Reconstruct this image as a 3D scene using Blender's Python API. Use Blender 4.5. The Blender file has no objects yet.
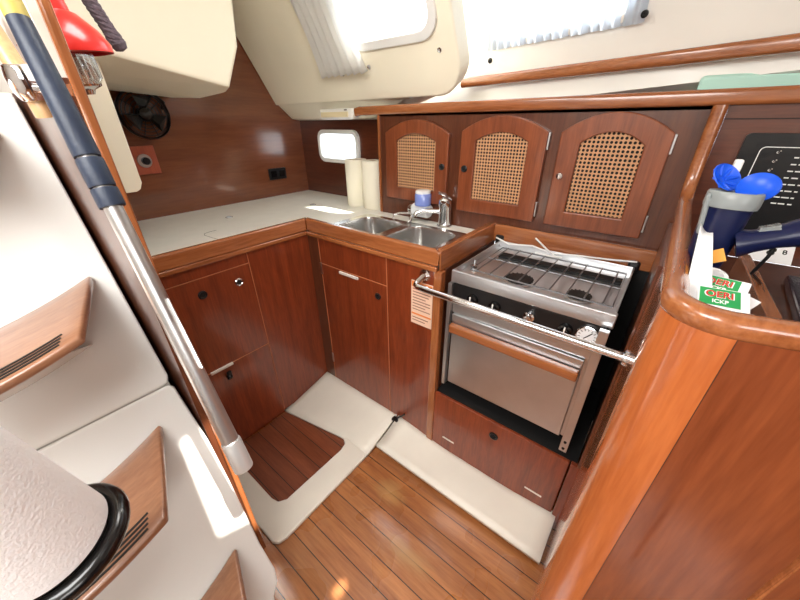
import bpy, bmesh, math, random
from mathutils import Vector, Matrix
random.seed(7)
S = bpy.context.scene
C = bpy.context.collection
PI = math.pi

# ------------------------------------------------------------------ camera
F = 325.8; PT, YW, RL = [math.radians(a) for a in (28.655, 38.484, -0.424)]
CAMZ = 1.39
fw = Vector((-math.sin(YW)*math.cos(PT), math.cos(YW)*math.cos(PT), -math.sin(PT)))
r0 = Vector((math.cos(YW), math.sin(YW), 0)); u0 = r0.cross(fw)
cr = math.cos(RL)*r0 + math.sin(RL)*u0; cu = -math.sin(RL)*r0 + math.cos(RL)*u0
cam = bpy.data.cameras.new('camera'); co = bpy.data.objects.new('camera', cam); C.objects.link(co)
cam.sensor_width = 36; cam.lens = 36*F/800; cam.clip_start = 0.02
M = Matrix((cr, cu, -fw)).transposed().to_4x4(); M.translation = (0, 0, CAMZ)
co.matrix_world = M; S.camera = co

# ------------------------------------------------------------------ light
W = bpy.data.worlds.new('world'); S.world = W; W.use_nodes = True
bg = W.node_tree.nodes['Background']; bg.inputs[0].default_value = (0.93, 0.97, 1.0, 1); bg.inputs[1].default_value = 3.2
def area(name, loc, target, size, size_y, power, col=(1, 1, 1)):
    l = bpy.data.lights.new(name, 'AREA'); l.shape = 'RECTANGLE'; l.size = size; l.size_y = size_y
    l.energy = power; l.color = col
    o = bpy.data.objects.new(name, l); C.objects.link(o); o.location = loc
    o.rotation_euler = (Vector(target)-Vector(loc)).to_track_quat('-Z', 'Y').to_euler(); return o
area('galley_fill_light', (-0.75, 0.50, 1.98), (-1.1, 0.75, 1.0), 0.45, 0.45, 7, (1, 0.98, 0.94))  # unseen fill, added to brighten the cream liner and moulded box
sun = bpy.data.lights.new('sun', 'SUN'); sun.energy = 14; sun.angle = math.radians(0.8); sun.color = (1, 0.95, 0.86)
so = bpy.data.objects.new('sun', sun); C.objects.link(so); SUND = Vector((-0.45, 0.0, -0.85))
so.rotation_euler = SUND.to_track_quat('-Z', 'Y').to_euler(); so.location = (1, 0, 3)
area('companionway_daylight', (-0.35, -0.55, 1.96), (-0.6, 0.4, 0.6), 0.9, 0.6, 16, (1, 0.98, 0.95))
area('saloon_daylight', (1.5, -0.9, 1.85), (-0.4, 0.7, 0.7), 1.2, 0.9, 22, (1, 0.985, 0.965))
vs = S.view_settings; vs.view_transform = 'Standard'; vs.look = 'None'; vs.gamma = 1; vs.use_curve_mapping = False
vs.exposure = 0.55

# ------------------------------------------------------------------ materials
def s2l(c): return tuple(((v/255)/12.92 if v/255 <= 0.04045 else ((v/255+0.055)/1.055)**2.4) for v in c)
MATS = {}
def mat(name, rgb, rough=0.4, metal=0.0, noise=0.0, nscale=20, bump=0.0, bscale=80, coat=0.0, trans=0.0, ior=1.45, aniso=None, sub=0.0):
    if name in MATS: return MATS[name]
    m = bpy.data.materials.new(name); m.use_nodes = True; n = m.node_tree.nodes; L = m.node_tree.links
    b = n['Principled BSDF']; c = s2l(rgb)+(1,)
    b.inputs['Base Color'].default_value = c; b.inputs['Roughness'].default_value = rough; b.inputs['Metallic'].default_value = metal
    b.inputs['Coat Weight'].default_value = coat; b.inputs['Coat Roughness'].default_value = 0.12
    b.inputs['Transmission Weight'].default_value = trans; b.inputs['IOR'].default_value = ior
    tc = n.new('ShaderNodeTexCoord'); mp = n.new('ShaderNodeMapping'); L.new(tc.outputs['Object'], mp.inputs[0])
    if aniso: mp.inputs['Scale'].default_value = aniso
    nz = n.new('ShaderNodeTexNoise'); nz.inputs['Scale'].default_value = nscale; nz.inputs['Detail'].default_value = 4
    L.new(mp.outputs[0], nz.inputs['Vector'])
    if noise > 0:
        r = n.new('ShaderNodeValToRGB'); r.color_ramp.elements[0].position = 0.3; r.color_ramp.elements[1].position = 0.7
        r.color_ramp.elements[0].color = tuple(v*(1-noise) for v in c[:3])+(1,); r.color_ramp.elements[1].color = tuple(min(1, v*(1+noise)) for v in c[:3])+(1,)
        L.new(nz.outputs['Fac'], r.inputs[0]); L.new(r.outputs[0], b.inputs['Base Color'])
    if bump > 0:
        n2 = n.new('ShaderNodeTexNoise'); n2.inputs['Scale'].default_value = bscale; n2.inputs['Detail'].default_value = 3
        L.new(mp.outputs[0], n2.inputs['Vector'])
        bp = n.new('ShaderNodeBump'); bp.inputs['Strength'].default_value = bump; bp.inputs['Distance'].default_value = 0.01
        L.new(n2.outputs['Fac'], bp.inputs['Height']); L.new(bp.outputs[0], b.inputs['Normal'])
    MATS[name] = m; return m

def wood(name, a, b_, axis='z', rough=0.28, coat=0.6, grain=1.0, planks=None, var=0.0):
    if name in MATS: return MATS[name]
    m = bpy.data.materials.new(name); m.use_nodes = True; n = m.node_tree.nodes; L = m.node_tree.links
    p = n['Principled BSDF']; p.inputs['Roughness'].default_value = rough
    p.inputs['Coat Weight'].default_value = coat; p.inputs['Coat Roughness'].default_value = 0.1
    tc = n.new('ShaderNodeTexCoord'); mp = n.new('ShaderNodeMapping'); L.new(tc.outputs['Object'], mp.inputs[0])
    sc = {'x': (1.2, 14, 14), 'y': (14, 1.2, 14), 'z': (14, 14, 1.2)}[axis]
    mp.inputs['Scale'].default_value = tuple(v*grain for v in sc)
    n1 = n.new('ShaderNodeTexNoise'); n1.inputs['Scale'].default_value = 2.2; n1.inputs['Detail'].default_value = 8; n1.inputs['Roughness'].default_value = 0.62; n1.inputs['Distortion'].default_value = 0.5
    L.new(mp.outputs[0], n1.inputs['Vector'])
    n2 = n.new('ShaderNodeTexNoise'); n2.inputs['Scale'].default_value = 12; n2.inputs['Detail'].default_value = 4
    L.new(mp.outputs[0], n2.inputs['Vector'])
    mx = n.new('ShaderNodeMath'); mx.operation = 'MULTIPLY_ADD'; mx.inputs[1].default_value = 0.35; L.new(n2.outputs['Fac'], mx.inputs[0])
    ml = n.new('ShaderNodeMath'); ml.operation = 'MULTIPLY'; ml.inputs[1].default_value = 0.65; L.new(n1.outputs['Fac'], ml.inputs[0]); L.new(ml.outputs[0], mx.inputs[2])
    r = n.new('ShaderNodeValToRGB'); e = r.color_ramp.elements
    e[0].position = 0.34; e[1].position = 0.66; e[0].color = s2l(b_)+(1,); e[1].color = s2l(a)+(1,)
    L.new(mx.outputs[0], r.inputs[0]); col = r.outputs[0]
    if planks:
        ax, w, off, gap = planks
        sep = n.new('ShaderNodeSeparateXYZ'); L.new(tc.outputs['Object'], sep.inputs[0])
        d = n.new('ShaderNodeMath'); d.operation = 'MULTIPLY_ADD'; d.inputs[1].default_value = 1/w; d.inputs[2].default_value = off
        L.new(sep.outputs['XYZ'.index(ax.upper())], d.inputs[0])
        fr = n.new('ShaderNodeMath'); fr.operation = 'FRACT'; L.new(d.outputs[0], fr.inputs[0])
        fl = n.new('ShaderNodeMath'); fl.operation = 'FLOOR'; L.new(d.outputs[0], fl.inputs[0])
        wn = n.new('ShaderNodeTexWhiteNoise'); wn.noise_dimensions = '1D'; L.new(fl.outputs[0], wn.inputs['W'])
        hv = n.new('ShaderNodeHueSaturation'); L.new(col, hv.inputs['Color'])
        mr = n.new('ShaderNodeMapRange'); mr.inputs['To Min'].default_value = 1-var; mr.inputs['To Max'].default_value = 1+var; L.new(wn.outputs['Value'], mr.inputs['Value']); L.new(mr.outputs[0], hv.inputs['Value'])
        lt = n.new('ShaderNodeMath'); lt.operation = 'LESS_THAN'; lt.inputs[1].default_value = gap; L.new(fr.outputs[0], lt.inputs[0])
        mc = n.new('ShaderNodeMix'); mc.data_type = 'RGBA'; L.new(lt.outputs[0], mc.inputs[0]); L.new(hv.outputs[0], mc.inputs[6]); mc.inputs[7].default_value = (0.012, 0.006, 0.004, 1)
        col = mc.outputs[2]
        bp = n.new('ShaderNodeBump'); bp.inputs['Strength'].default_value = 0.5; bp.inputs['Distance'].default_value = 0.003; bp.invert = True
        L.new(lt.outputs[0], bp.inputs['Height']); L.new(bp.outputs[0], p.inputs['Normal'])
        # worn varnish: rougher patches
        n3 = n.new('ShaderNodeTexNoise'); n3.inputs['Scale'].default_value = 5; L.new(tc.outputs['Object'], n3.inputs['Vector'])
        m3 = n.new('ShaderNodeMapRange'); m3.inputs['From Min'].default_value = 0.4; m3.inputs['From Max'].default_value = 0.65; m3.inputs['To Min'].default_value = rough; m3.inputs['To Max'].default_value = rough+0.25
        L.new(n3.outputs['Fac'], m3.inputs['Value']); L.new(m3.outputs[0], p.inputs['Roughness'])
    L.new(col, p.inputs['Base Color'])
    MATS[name] = m; return m

CAB = wood('cabinet_mahogany', (144, 66, 34), (100, 38, 18), 'z', 0.3, 0.5)
CABX = wood('cabinet_mahogany_cross', (150, 62, 36), (112, 38, 20), 'x', 0.3, 0.5)
DRK = wood('dark_mahogany', (104, 58, 36), (76, 38, 24), 'z', 0.28, 0.5)
DRKX = wood('dark_mahogany_cross', (104, 54, 34), (76, 36, 22), 'x', 0.28, 0.5)
WALLW = wood('bulkhead_mahogany', (132, 76, 48), (108, 58, 36), 'y', 0.25, 0.7, 0.7)
TEAKX = wood('trim_teak_x', (172, 106, 62), (132, 72, 38), 'x', 0.25, 0.7)
TEAKY = wood('trim_teak_y', (172, 106, 62), (132, 72, 38), 'y', 0.25, 0.7)
TEAKZ = wood('trim_teak_z', (172, 106, 62), (132, 72, 38), 'z', 0.25, 0.7)
DOORW = wood('door_frame_wood', (144, 78, 46), (106, 52, 30), 'z', 0.28, 0.6)
COLW = wood('column_wood', (200, 114, 60), (160, 80, 38), 'z', 0.2, 0.9, 0.6)
PANW = wood('bulkhead_panel_wood', (144, 76, 42), (110, 52, 28), 'z', 0.25, 0.8, 0.6)
TREAD = wood('tread_wood', (156, 112, 84), (126, 84, 60), 'y', 0.28, 0.5)
FLOORW = wood('sole_planks', (178, 116, 66), (130, 74, 38), 'x', 0.2, 0.6, 0.8, planks=('y', 0.07, 0.9, 0.045), var=0.14)
def worn(m, spots):
    n = m.node_tree.nodes; L = m.node_tree.links; p = n['Principled BSDF']; src = p.inputs['Base Color'].links[0].from_socket
    tc = n.new('ShaderNodeTexCoord'); nz = n.new('ShaderNodeTexNoise'); nz.inputs['Scale'].default_value = 26; nz.inputs['Detail'].default_value = 5
    mp = n.new('ShaderNodeMapping'); mp.inputs['Scale'].default_value = (0.5, 2.5, 1); L.new(tc.outputs['Object'], mp.inputs[0]); L.new(mp.outputs[0], nz.inputs['Vector'])
    for (x, y, rx, ry) in spots:
        ma = n.new('ShaderNodeMapping'); ma.vector_type = 'TEXTURE'; ma.inputs['Location'].default_value = (x, y, 0.03); ma.inputs['Scale'].default_value = (rx, ry, 1); L.new(tc.outputs['Object'], ma.inputs[0])
        ln = n.new('ShaderNodeVectorMath'); ln.operation = 'LENGTH'; L.new(ma.outputs[0], ln.inputs[0])
        su = n.new('ShaderNodeMath'); su.operation = 'SUBTRACT'; L.new(nz.outputs['Fac'], su.inputs[0]); L.new(ln.outputs['Value'], su.inputs[1])
        mr = n.new('ShaderNodeMapRange'); mr.inputs['From Min'].default_value = -0.35; mr.inputs['From Max'].default_value = 0.25; mr.inputs['To Max'].default_value = 0.7; L.new(su.outputs[0], mr.inputs['Value'])
        mc = n.new('ShaderNodeMix'); mc.data_type = 'RGBA'; L.new(mr.outputs[0], mc.inputs[0]); L.new(src, mc.inputs[6]); mc.inputs[7].default_value = s2l((176, 134, 84))+(1,); src = mc.outputs[2]
    L.new(src, p.inputs['Base Color'])
worn(FLOORW, [(-0.50, 0.64, 0.10, 0.07), (-0.30, 0.50, 0.14, 0.05)])
ROD = wood('dowel_wood', (206, 168, 122), (180, 138, 94), 'z', 0.4, 0.3)
GEL = mat('white_gelcoat', (222, 221, 216), 0.22, noise=0.03, nscale=3, coat=0.5, bump=0.02, bscale=8)
LIN = mat('cream_liner', (250, 243, 220), 0.35, noise=0.03, nscale=3, coat=0.2)
LINW = mat('white_liner', (244, 241, 232), 0.35, noise=0.03, nscale=3, coat=0.2)
SOLEW = mat('liner_nonskid', (228, 222, 208), 0.45, noise=0.04, nscale=6, bump=0.05, bscale=300)
CTR = mat('countertop_laminate', (238, 236, 226), 0.35, noise=0.03, nscale=14)
STEEL = mat('brushed_steel', (200, 201, 202), 0.28, 0.9, noise=0.06, nscale=8)
CHROME = mat('chrome', (224, 224, 226), 0.08, 1.0)
ALU = mat('satin_aluminium', (192, 192, 192), 0.32, 1.0, noise=0.05, nscale=30)
BLK = mat('black_plastic', (22, 22, 23), 0.3)
BLKG = mat('black_gloss', (10, 10, 11), 0.22, coat=0.25)
BLKM = mat('black_matt', (18, 17, 17), 0.7)
IRON = mat('cast_iron', (34, 30, 28), 0.6, 0.3)
NAVY = mat('navy_leather', (34, 44, 62), 0.45, noise=0.12, nscale=30, bump=0.08, bscale=120)
NAVP = mat('navy_plastic', (18, 26, 62), 0.28)
YEL = mat('yellow_tape', (180, 164, 84), 0.5)
RED = mat('red_enamel', (206, 36, 30), 0.3, coat=0.4)
BLUE = mat('blue_plastic', (20, 88, 220), 0.35)
BLUEC = mat('blue_filter', (122, 140, 205), 0.15, coat=0.5)
WHT = mat('white_plastic', (236, 236, 232), 0.35)
WHTC = mat('white_ceramic', (228, 230, 230), 0.2)
PAPER = mat('paper_towel_white', (252, 252, 252), 0.9, bump=0.25, bscale=260)
PAPW = mat('paper_white', (236, 236, 236), 0.7)
CREAMP = mat('paper_roll_cream', (240, 234, 214), 0.85, bump=0.15, bscale=100)
CANE = mat('rattan_cane', (196, 148, 108), 0.6, noise=0.12, nscale=60)
INLAY = mat('inlay_line', (190, 118, 78), 0.4)
ROPE = mat('dark_braid', (92, 80, 88), 0.8, noise=0.35, nscale=160)
GLASS = mat('clear_glass', (250, 252, 252), 0.02, trans=1.0, ior=1.3)
WGL = bpy.data.materials.new('window_acrylic'); WGL.use_nodes = True
_n = WGL.node_tree.nodes; _l = WGL.node_tree.links; _n.remove(_n['Principled BSDF'])
_t = _n.new('ShaderNodeBsdfTransparent'); _t.inputs[0].default_value = (0.95, 0.97, 0.98, 1); _g = _n.new('ShaderNodeBsdfGlossy'); _g.inputs['Roughness'].default_value = 0.03
_m = _n.new('ShaderNodeMixShader'); _m.inputs[0].default_value = 0.06; _l.new(_t.outputs[0], _m.inputs[1]); _l.new(_g.outputs[0], _m.inputs[2]); _l.new(_m.outputs[0], _n['Material Output'].inputs[0])
LGL = WGL.copy(); LGL.name = 'lantern_glass'
for q in LGL.node_tree.nodes:
    if q.type == 'MIX_SHADER': q.inputs[0].default_value = 0.35
GRN = mat('sachet_green', (40, 150, 80), 0.5)
TEAL = mat('pale_teal_foam', (190, 230, 214), 0.7)
CURT = mat('curtain_cotton', (240, 240, 238), 0.9)
GREY = mat('grey_plastic', (140, 146, 146), 0.35)
ORG = mat('orange_card', (226, 160, 60), 0.6)
ORGL = mat('label_orange', (226, 130, 60), 0.6)
LBL = mat('label_cream', (232, 196, 170), 0.6)
LTXT = mat('label_print', (150, 110, 96), 0.6)
REDT = mat('print_red', (200, 50, 40), 0.6)
SEAM = mat('dark_joint', (40, 22, 14), 0.6)
GJOINT = mat('grey_joint', (140, 138, 130), 0.6)
OUTW = wood('outlet_plate_wood', (176, 84, 54), (150, 64, 40), 'z', 0.4, 0.3)
PURP = mat('dark_purple_gloss', (46, 28, 40), 0.18, coat=0.8)
PULL = mat('pull_strip', (226, 218, 208), 0.35)
WIRE = mat('grate_wire', (120, 120, 122), 0.35, 0.7)
GRIT = mat('nonskid_strip', (30, 28, 26), 0.8)
BLIND = mat('blind_cotton', (225, 232, 240), 0.9)
for nm, tc_, tm_ in (('curtain_cotton', (0.95, 0.95, 0.95, 1), 0.75), ('blind_cotton', (0.42, 0.47, 0.54, 1), 0.5)):      # cloth lets daylight through
    m = MATS[nm]; n = m.node_tree.nodes; L = m.node_tree.links
    tr = n.new('ShaderNodeBsdfTranslucent'); tr.inputs[0].default_value = tc_
    mi = n.new('ShaderNodeMixShader'); mi.inputs[0].default_value = tm_
    L.new(n['Principled BSDF'].outputs[0], mi.inputs[1]); L.new(tr.outputs[0], mi.inputs[2])
    L.new(mi.outputs[0], n['Material Output'].inputs[0])

# ------------------------------------------------------------------ object helpers
ROOT = {}
def root(name, loc, label, cat, group=None, rz=0.0, rot=None):
    o = bpy.data.objects.new(name, None); C.objects.link(o); o.empty_display_size = 0.05
    o.location = loc; o.rotation_euler = rot or (0, 0, rz)
    o['label'] = label; o['category'] = cat
    if group: o['group'] = group
    ROOT[o] = Matrix.Translation(Vector(loc)) @ o.rotation_euler.to_matrix().to_4x4()
    return o
def tag(o, label, cat, group=None):
    o['label'] = label; o['category'] = cat
    if group: o['group'] = group
    return o
def struct(o): o['kind'] = 'structure'; return o
def mw(o):
    while o.parent: o = o.parent
    return ROOT.get(o, Matrix.Translation(o.location))
def obj(name, bm, m, parent=None, smooth=False, bevel=0.0, label=None, local=False, seg=2):
    """bm holds world coordinates unless local"""
    if not local and parent is not None: bm.transform(mw(parent).inverted())
    off = None
    if parent is None:           # origin at the base centre of the mesh
        xs = [v.co for v in bm.verts]
        lo = Vector([min(v[i] for v in xs) for i in range(3)]); hi = Vector([max(v[i] for v in xs) for i in range(3)])
        off = Vector(((lo.x+hi.x)/2, (lo.y+hi.y)/2, lo.z)); bm.transform(Matrix.Translation(-off))
    bmesh.ops.recalc_face_normals(bm, faces=bm.faces)
    me = bpy.data.meshes.new(name); bm.to_mesh(me); bm.free()
    for mm in (m if isinstance(m, (list, tuple)) else [m]): me.materials.append(mm)
    if smooth:
        for p in me.polygons: p.use_smooth = True
    o = bpy.data.objects.new(name, me); C.objects.link(o)
    if parent is not None: o.parent = parent
    else: o.location = off
    if bevel > 0:
        b = o.modifiers.new('bevel', 'BEVEL'); b.width = bevel; b.segments = seg; b.limit_method = 'ANGLE'; b.angle_limit = math.radians(35)
    if smooth:
        try:
            me.set_sharp_from_angle(angle=math.radians(40))
        except Exception: pass
    if label: o['label'] = label
    return o
def bm_(): return bmesh.new()
def box(bm, x0, x1, y0, y1, z0, z1, M=None):
    vs_ = [bm.verts.new(M @ Vector(c) if M else c) for c in ((x0, y0, z0), (x1, y0, z0), (x1, y1, z0), (x0, y1, z0), (x0, y0, z1), (x1, y0, z1), (x1, y1, z1), (x0, y1, z1))]
    for f in ((0, 3, 2, 1), (4, 5, 6, 7), (0, 1, 5, 4), (1, 2, 6, 5), (2, 3, 7, 6), (3, 0, 4, 7)): bm.faces.new([vs_[i] for i in f])
    return bm
def bx(*a, M=None): return box(bm_(), *a, M=M)
def hull(bm, pts):
    vs_ = [bm.verts.new(p) for p in pts]; bmesh.ops.convex_hull(bm, input=vs_); return bm
def frame(d, up=Vector((0, 0, 1))):
    d = d.normalized(); 
    if abs(d.dot(up)) > 0.98: up = Vector((0, 1, 0)) if abs(d.y) < .9 else Vector((1, 0, 0))
    s = d.cross(up).normalized(); return s, s.cross(d).normalized()
def sweep(bm, pts, prof, closed=False, up=None, scales=None):
    pts = [Vector(p) for p in pts]; n = len(pts); rings = []; prev = None
    for i, p in enumerate(pts):
        if closed: d = pts[(i+1) % n]-pts[i-1]
        else: d = pts[min(i+1, n-1)]-pts[max(i-1, 0)]
        d.normalize()
        if up is not None: s, u = frame(d, Vector(up))
        elif prev is None: s, u = frame(d)
        else:
            s = (prev - d*prev.dot(d)).normalized(); u = s.cross(d).normalized()
        prev = s
        k = scales[i] if scales else 1.0
        rings.append([bm.verts.new(p + s*a*k + u*b*k) for a, b in prof])
    m = len(prof)
    for i in range(n if closed else n-1):
        A, B = rings[i], rings[(i+1) % n]
        for j in range(m): bm.faces.new((A[j], A[(j+1) % m], B[(j+1) % m], B[j]))
    if not closed: bm.faces.new(rings[0]); bm.faces.new(rings[-1])
    return bm
def circ(r, n=12): return [(r*math.cos(2*PI*i/n), r*math.sin(2*PI*i/n)) for i in range(n)]
def rrect(w, h, r, n=4):
    o = []
    for cx, cy, a0 in ((w/2-r, h/2-r, 0), (-w/2+r, h/2-r, 90), (-w/2+r, -h/2+r, 180), (w/2-r, -h/2+r, 270)):
        for i in range(n+1):
            a = math.radians(a0+90*i/n); o.append((cx+r*math.cos(a), cy+r*math.sin(a)))
    return o
def tube(bm, pts, r, n=12, closed=False): return sweep(bm, pts, circ(r, n), closed)
def lathe(bm, prof, o, axis=(0, 0, 1), n=24):
    o = Vector(o); d = Vector(axis).normalized(); s, u = frame(d)
    rings = []
    for r, h in prof:
        c = o+d*h
        if r < 1e-6: rings.append([bm.verts.new(c)])
        else: rings.append([bm.verts.new(c+(s*math.cos(2*PI*i/n)+u*math.sin(2*PI*i/n))*r) for i in range(n)])
    for A, B in zip(rings, rings[1:]):
        for i in range(n):
            j = (i+1) % n
            if len(A) == 1 and len(B) == 1: continue
            if len(A) == 1: bm.faces.new((A[0], B[j], B[i]))
            elif len(B) == 1: bm.faces.new((A[i], A[j], B[0]))
            else: bm.faces.new((A[i], A[j], B[j], B[i]))
    if len(rings[0]) > 1 and rings[0] and prof[0] != prof[-1]: 
        bm.faces.new(rings[0][::-1])
    if len(rings[-1]) > 1 and prof[0] != prof[-1]: bm.faces.new(rings[-1])
    return bm
def plate(bm, O, U, V, outer, holes=(), t=0.01):
    """flat plate with holes; outline (u,v) in the plane O,U,V; thickness t along U x V"""
    O, U, V = Vector(O), Vector(U).normalized(), Vector(V).normalized(); N = U.cross(V).normalized()
    es = []
    for loop in [outer]+list(holes):
        vs_ = [bm.verts.new(O+U*a+V*b) for a, b in loop]
        for i in range(len(vs_)): es.append(bm.edges.new((vs_[i], vs_[(i+1) % len(vs_)])))
    r = bmesh.ops.triangle_fill(bm, edges=es, use_beauty=True)
    fs = [g for g in r['geom'] if isinstance(g, bmesh.types.BMFace)]
    e = bmesh.ops.extrude_face_region(bm, geom=fs)
    bmesh.ops.translate(bm, verts=[g for g in e['geom'] if isinstance(g, bmesh.types.BMVert)], vec=N*t)
    return bm
def at(px, py, ax, v):       # a point of the room measured along the line of sight
    d = fw + cr*((px-400)/F) - cu*((py-300)/F)
    i = 'xyz'.index(ax); o = Vector((0, 0, CAMZ)); return o + d*((v-o[i])/d[i])
def rot_rect(cx, cy, w, h, r, n=5): return [(cx+a, cy+b) for a, b in rrect(w, h, r, n)]

# ================================================================== SETTING
struct(obj('floor', bx(-2.1, 2.0, -1.6, 1.56, -0.03, 0.0), FLOORW))
# aft bulkhead behind the left counter
struct(obj('wall_left', bx(-2.14, -2.1, -1.6, 1.62, 0, 2.0), WALLW))
# back wall left of the cupboards with the port cut out
struct(obj('wall_back', plate(bm_(), (-2.1, 1.56, 0), (1, 0, 0), (0, 0, 1), [(0, 0), (0.9, 0), (0.9, 1.52), (0, 1.52)],
      [rot_rect(0.375, 1.255, 0.335, 0.155, 0.035)], -0.03), DRKX))
def window(name, O, U, V, cx, cy, w, h, r, fr, depth, fm):
    O, U, V = Vector(O), Vector(U).normalized(), Vector(V).normalized(); N = U.cross(V)   # N points outward
    f = plate(bm_(), O - N*depth, U, V, rot_rect(cx, cy, w+2*fr, h+2*fr, r+fr), [rot_rect(cx, cy, w-0.012, h-0.012, r)], depth+0.02)
    fo = struct(obj(name, f, fm, bevel=0.004))
    g = obj('pane', plate(bm_(), O+N*0.012, U, V, rot_rect(cx, cy, w, h, r), [], 0.004), WGL, fo)
    return fo, g
# N must point outward (+y): U=-x, V=z gives (+y)
f1, g1 = window('window_1', (-2.1, 1.56, 0), (-1, 0, 0), (0, 0, 1), -0.375, 1.255, 0.335, 0.155, 0.035, 0.018, 0.02, WHT)

# coachroof side: cream liner, leaning inward, with port
CY, CZ = 1.385, 1.50                       # lower edge of the leaning face
Vs = Vector((0, -0.15, 0.27)).normalized()
pc = [(-2.1, -0.02), (-0.885, -0.02)] + [(-0.885+0.12*math.sin(a), 0.10-0.12*math.cos(a)) for a in [PI/2*i/8 for i in range(1, 9)]] + [(-0.765, 0.62), (-2.1, 0.62)]
bmL = plate(bm_(), (0, CY, CZ), (-1, 0, 0), Vs, [(-a, b) for a, b in pc], [rot_rect(1.06, 0.375, 0.46, 0.36, 0.07)], 0.09)
struct(obj('ceiling_side', bmL, LIN, bevel=0.012, seg=4)).name = 'wall_coachroof'
f2, g2 = window('window_2', (0, CY, CZ), (-1, 0, 0), Vs, 1.06, 0.375, 0.42, 0.32, 0.06, 0.028, 0.012, WHT)
# lower fillet of the liner running back to the hull side
b = hull(bm_(), [(-2.1, 1.379, 1.512), (-1.30, 1.379, 1.512), (-1.20, 1.66, 1.56), (-2.1, 1.66, 1.56), (-2.1, 1.57, 1.40), (-1.38, 1.57, 1.40), (-2.1, 1.50, 1.41), (-1.38, 1.50, 1.41), (-0.90, 1.46, 1.55), (-0.95, 1.66, 1.56), (-0.98, 1.40, 1.515), (-1.0, 1.56, 1.50)])
struct(obj('trim_1', b, LIN, bevel=0.015, seg=3))
# cabin side right of the recess, above the upper rail
A0 = Vector((-0.93, 1.70, 1.575)); A1 = Vector((0.90, 1.30, 1.575)); Ud = (A0-A1).normalized()
Vr = Vector((0, -0.10, 0.3)).normalized(); Lr = (A0-A1).length
def u_of(x): return (x-A1.x)/Ud.x
bmR = plate(bm_(), A1, Ud, Vr, [(-1.15, 0), (Lr, 0), (Lr, 0.5), (-1.15, 0.5)], [rot_rect(u_of(-0.50), 0.265, 0.58, 0.33, 0.09)], 0.03)
struct(obj('wall_cabin_side', bmR, LINW))
N_ = Ud.cross(Vr)
f3, g3 = window('window_3', A1, Ud, Vr, u_of(-0.50), 0.265, 0.56, 0.31, 0.08, 0.016, 0.008, LINW)
# liner closing the shelf recess behind the rails
b = bm_()
vs_ = [b.verts.new(p) for p in [(-1.35, 1.78, 1.42), (2.0, 1.58, 1.42), (2.0, 1.07, 1.60), (-0.93, 1.71, 1.60), (-1.35, 1.71, 1.60)]]
b.faces.new(vs_); e = bmesh.ops.extrude_face_region(b, geom=list(b.faces)); bmesh.ops.translate(b, verts=[g for g in e['geom'] if isinstance(g, bmesh.types.BMVert)], vec=(0, 0.02, 0.02))
struct(obj('wall_shelf_liner', b, LINW))
# deckhead over the galley with companionway opening; small holes added to shape sun patches
def sunhole(p, half):      # where the sun that lands on p crosses the deck
    t = (2.0-p[2])/0.85; return (p[0]+0.45*t, p[1])
h1 = [(-0.10, 0.090), (-0.10, 0.185), (0.22, 0.185), (0.18, 0.060)]
struct(obj('ceiling', plate(bm_(), (0, 0, 2.0), (1, 0, 0), (0, 1, 0), [(-2.14, -1.6), (2.0, -1.6), (2.0, 0.90), (0.9, 1.17), (-0.76, 1.52), (-0.76, 1.11), (-2.14, 1.11)],
      [[(-0.95, -0.95), (0.05, -0.95), (0.05, -0.25), (-0.95, -0.25)], h1, [(0.57, 0.235), (0.615, 0.235), (0.615, 0.285), (0.57, 0.285)]], 0.04), LINW))
struct(obj('wall_front', bx(-2.1, 2.0, -1.64, -1.6, 0, 2.0), LINW))
struct(obj('wall_right', bx(2.0, 2.04, -1.6, 1.4, 0, 2.0), DRK))

# moulded floor liner: raised white shelf at the cabinet feet
b = bm_()
def ext(bm, pts, t):          # polygon (3d points) pushed down by t
    f = bm.faces.new([bm.verts.new(p) for p in pts])
    e = bmesh.ops.extrude_face_region(bm, geom=[f]); bmesh.ops.translate(bm, verts=[g for g in e['geom'] if isinstance(g, bmesh.types.BMVert)], vec=(0, 0, -t))
def grid(bm, rows):
    R = [[bm.verts.new(p) for p in r] for r in rows]
    for A, B in zip(R, R[1:]):
        for i in range(len(A)-1): bm.faces.new((A[i], A[i+1], B[i+1], B[i]))

rows = []
for j in range(7):
    v = j/6; r_ = []
    for i in range(15):
        u = i/14; x = -0.735 + u*0.765
        r_.append((x, 0.735+v*0.183, 0.022+0.055*v**1.3 - 0.035*v*min(1, u*3) + 0.02*v*max(0, u*4-3)))
    rows.append(r_)
grid(b, rows)
bo = obj('trim_2', b, SOLEW, smooth=True); m_ = bo.modifiers.new('thickness', 'SOLIDIFY'); m_.thickness = 0.02; m_.offset = -1; struct(bo)
b = bm_(); rows = []
for j in range(7):
    v = j/6; r_ = []
    for i in range(13):
        u = i/12; x = -1.288+u*0.543; y0 = 0.60+0.075*min(1, u/0.72) if u < .8 else 0.67
        r_.append((x, y0+v*(0.916-y0), 0.02+0.07*v**1.1))
    rows.append(r_)
grid(b, rows)
bo = obj('trim_3', b, SOLEW, smooth=True); m_ = bo.modifiers.new('thickness', 'SOLIDIFY'); m_.thickness = 0.018; m_.offset = -1; struct(bo)
band = [(-0.745, 0.69), (-0.745, 0.24), (-0.752, 0.21), (-0.775, 0.196), (-0.79, 0.196), (-1.288, 0.196), (-1.288, 0.288), (-0.92, 0.288), (-0.885, 0.296), (-0.866, 0.325), (-0.862, 0.62), (-0.872, 0.655), (-0.90, 0.674), (-0.90, 0.69)]
struct(obj('trim_4', plate(bm_(), (0, 0, 0.002), (1, 0, 0), (0, 1, 0), band, [], 0.02), SOLEW, bevel=0.006, seg=3))

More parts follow.
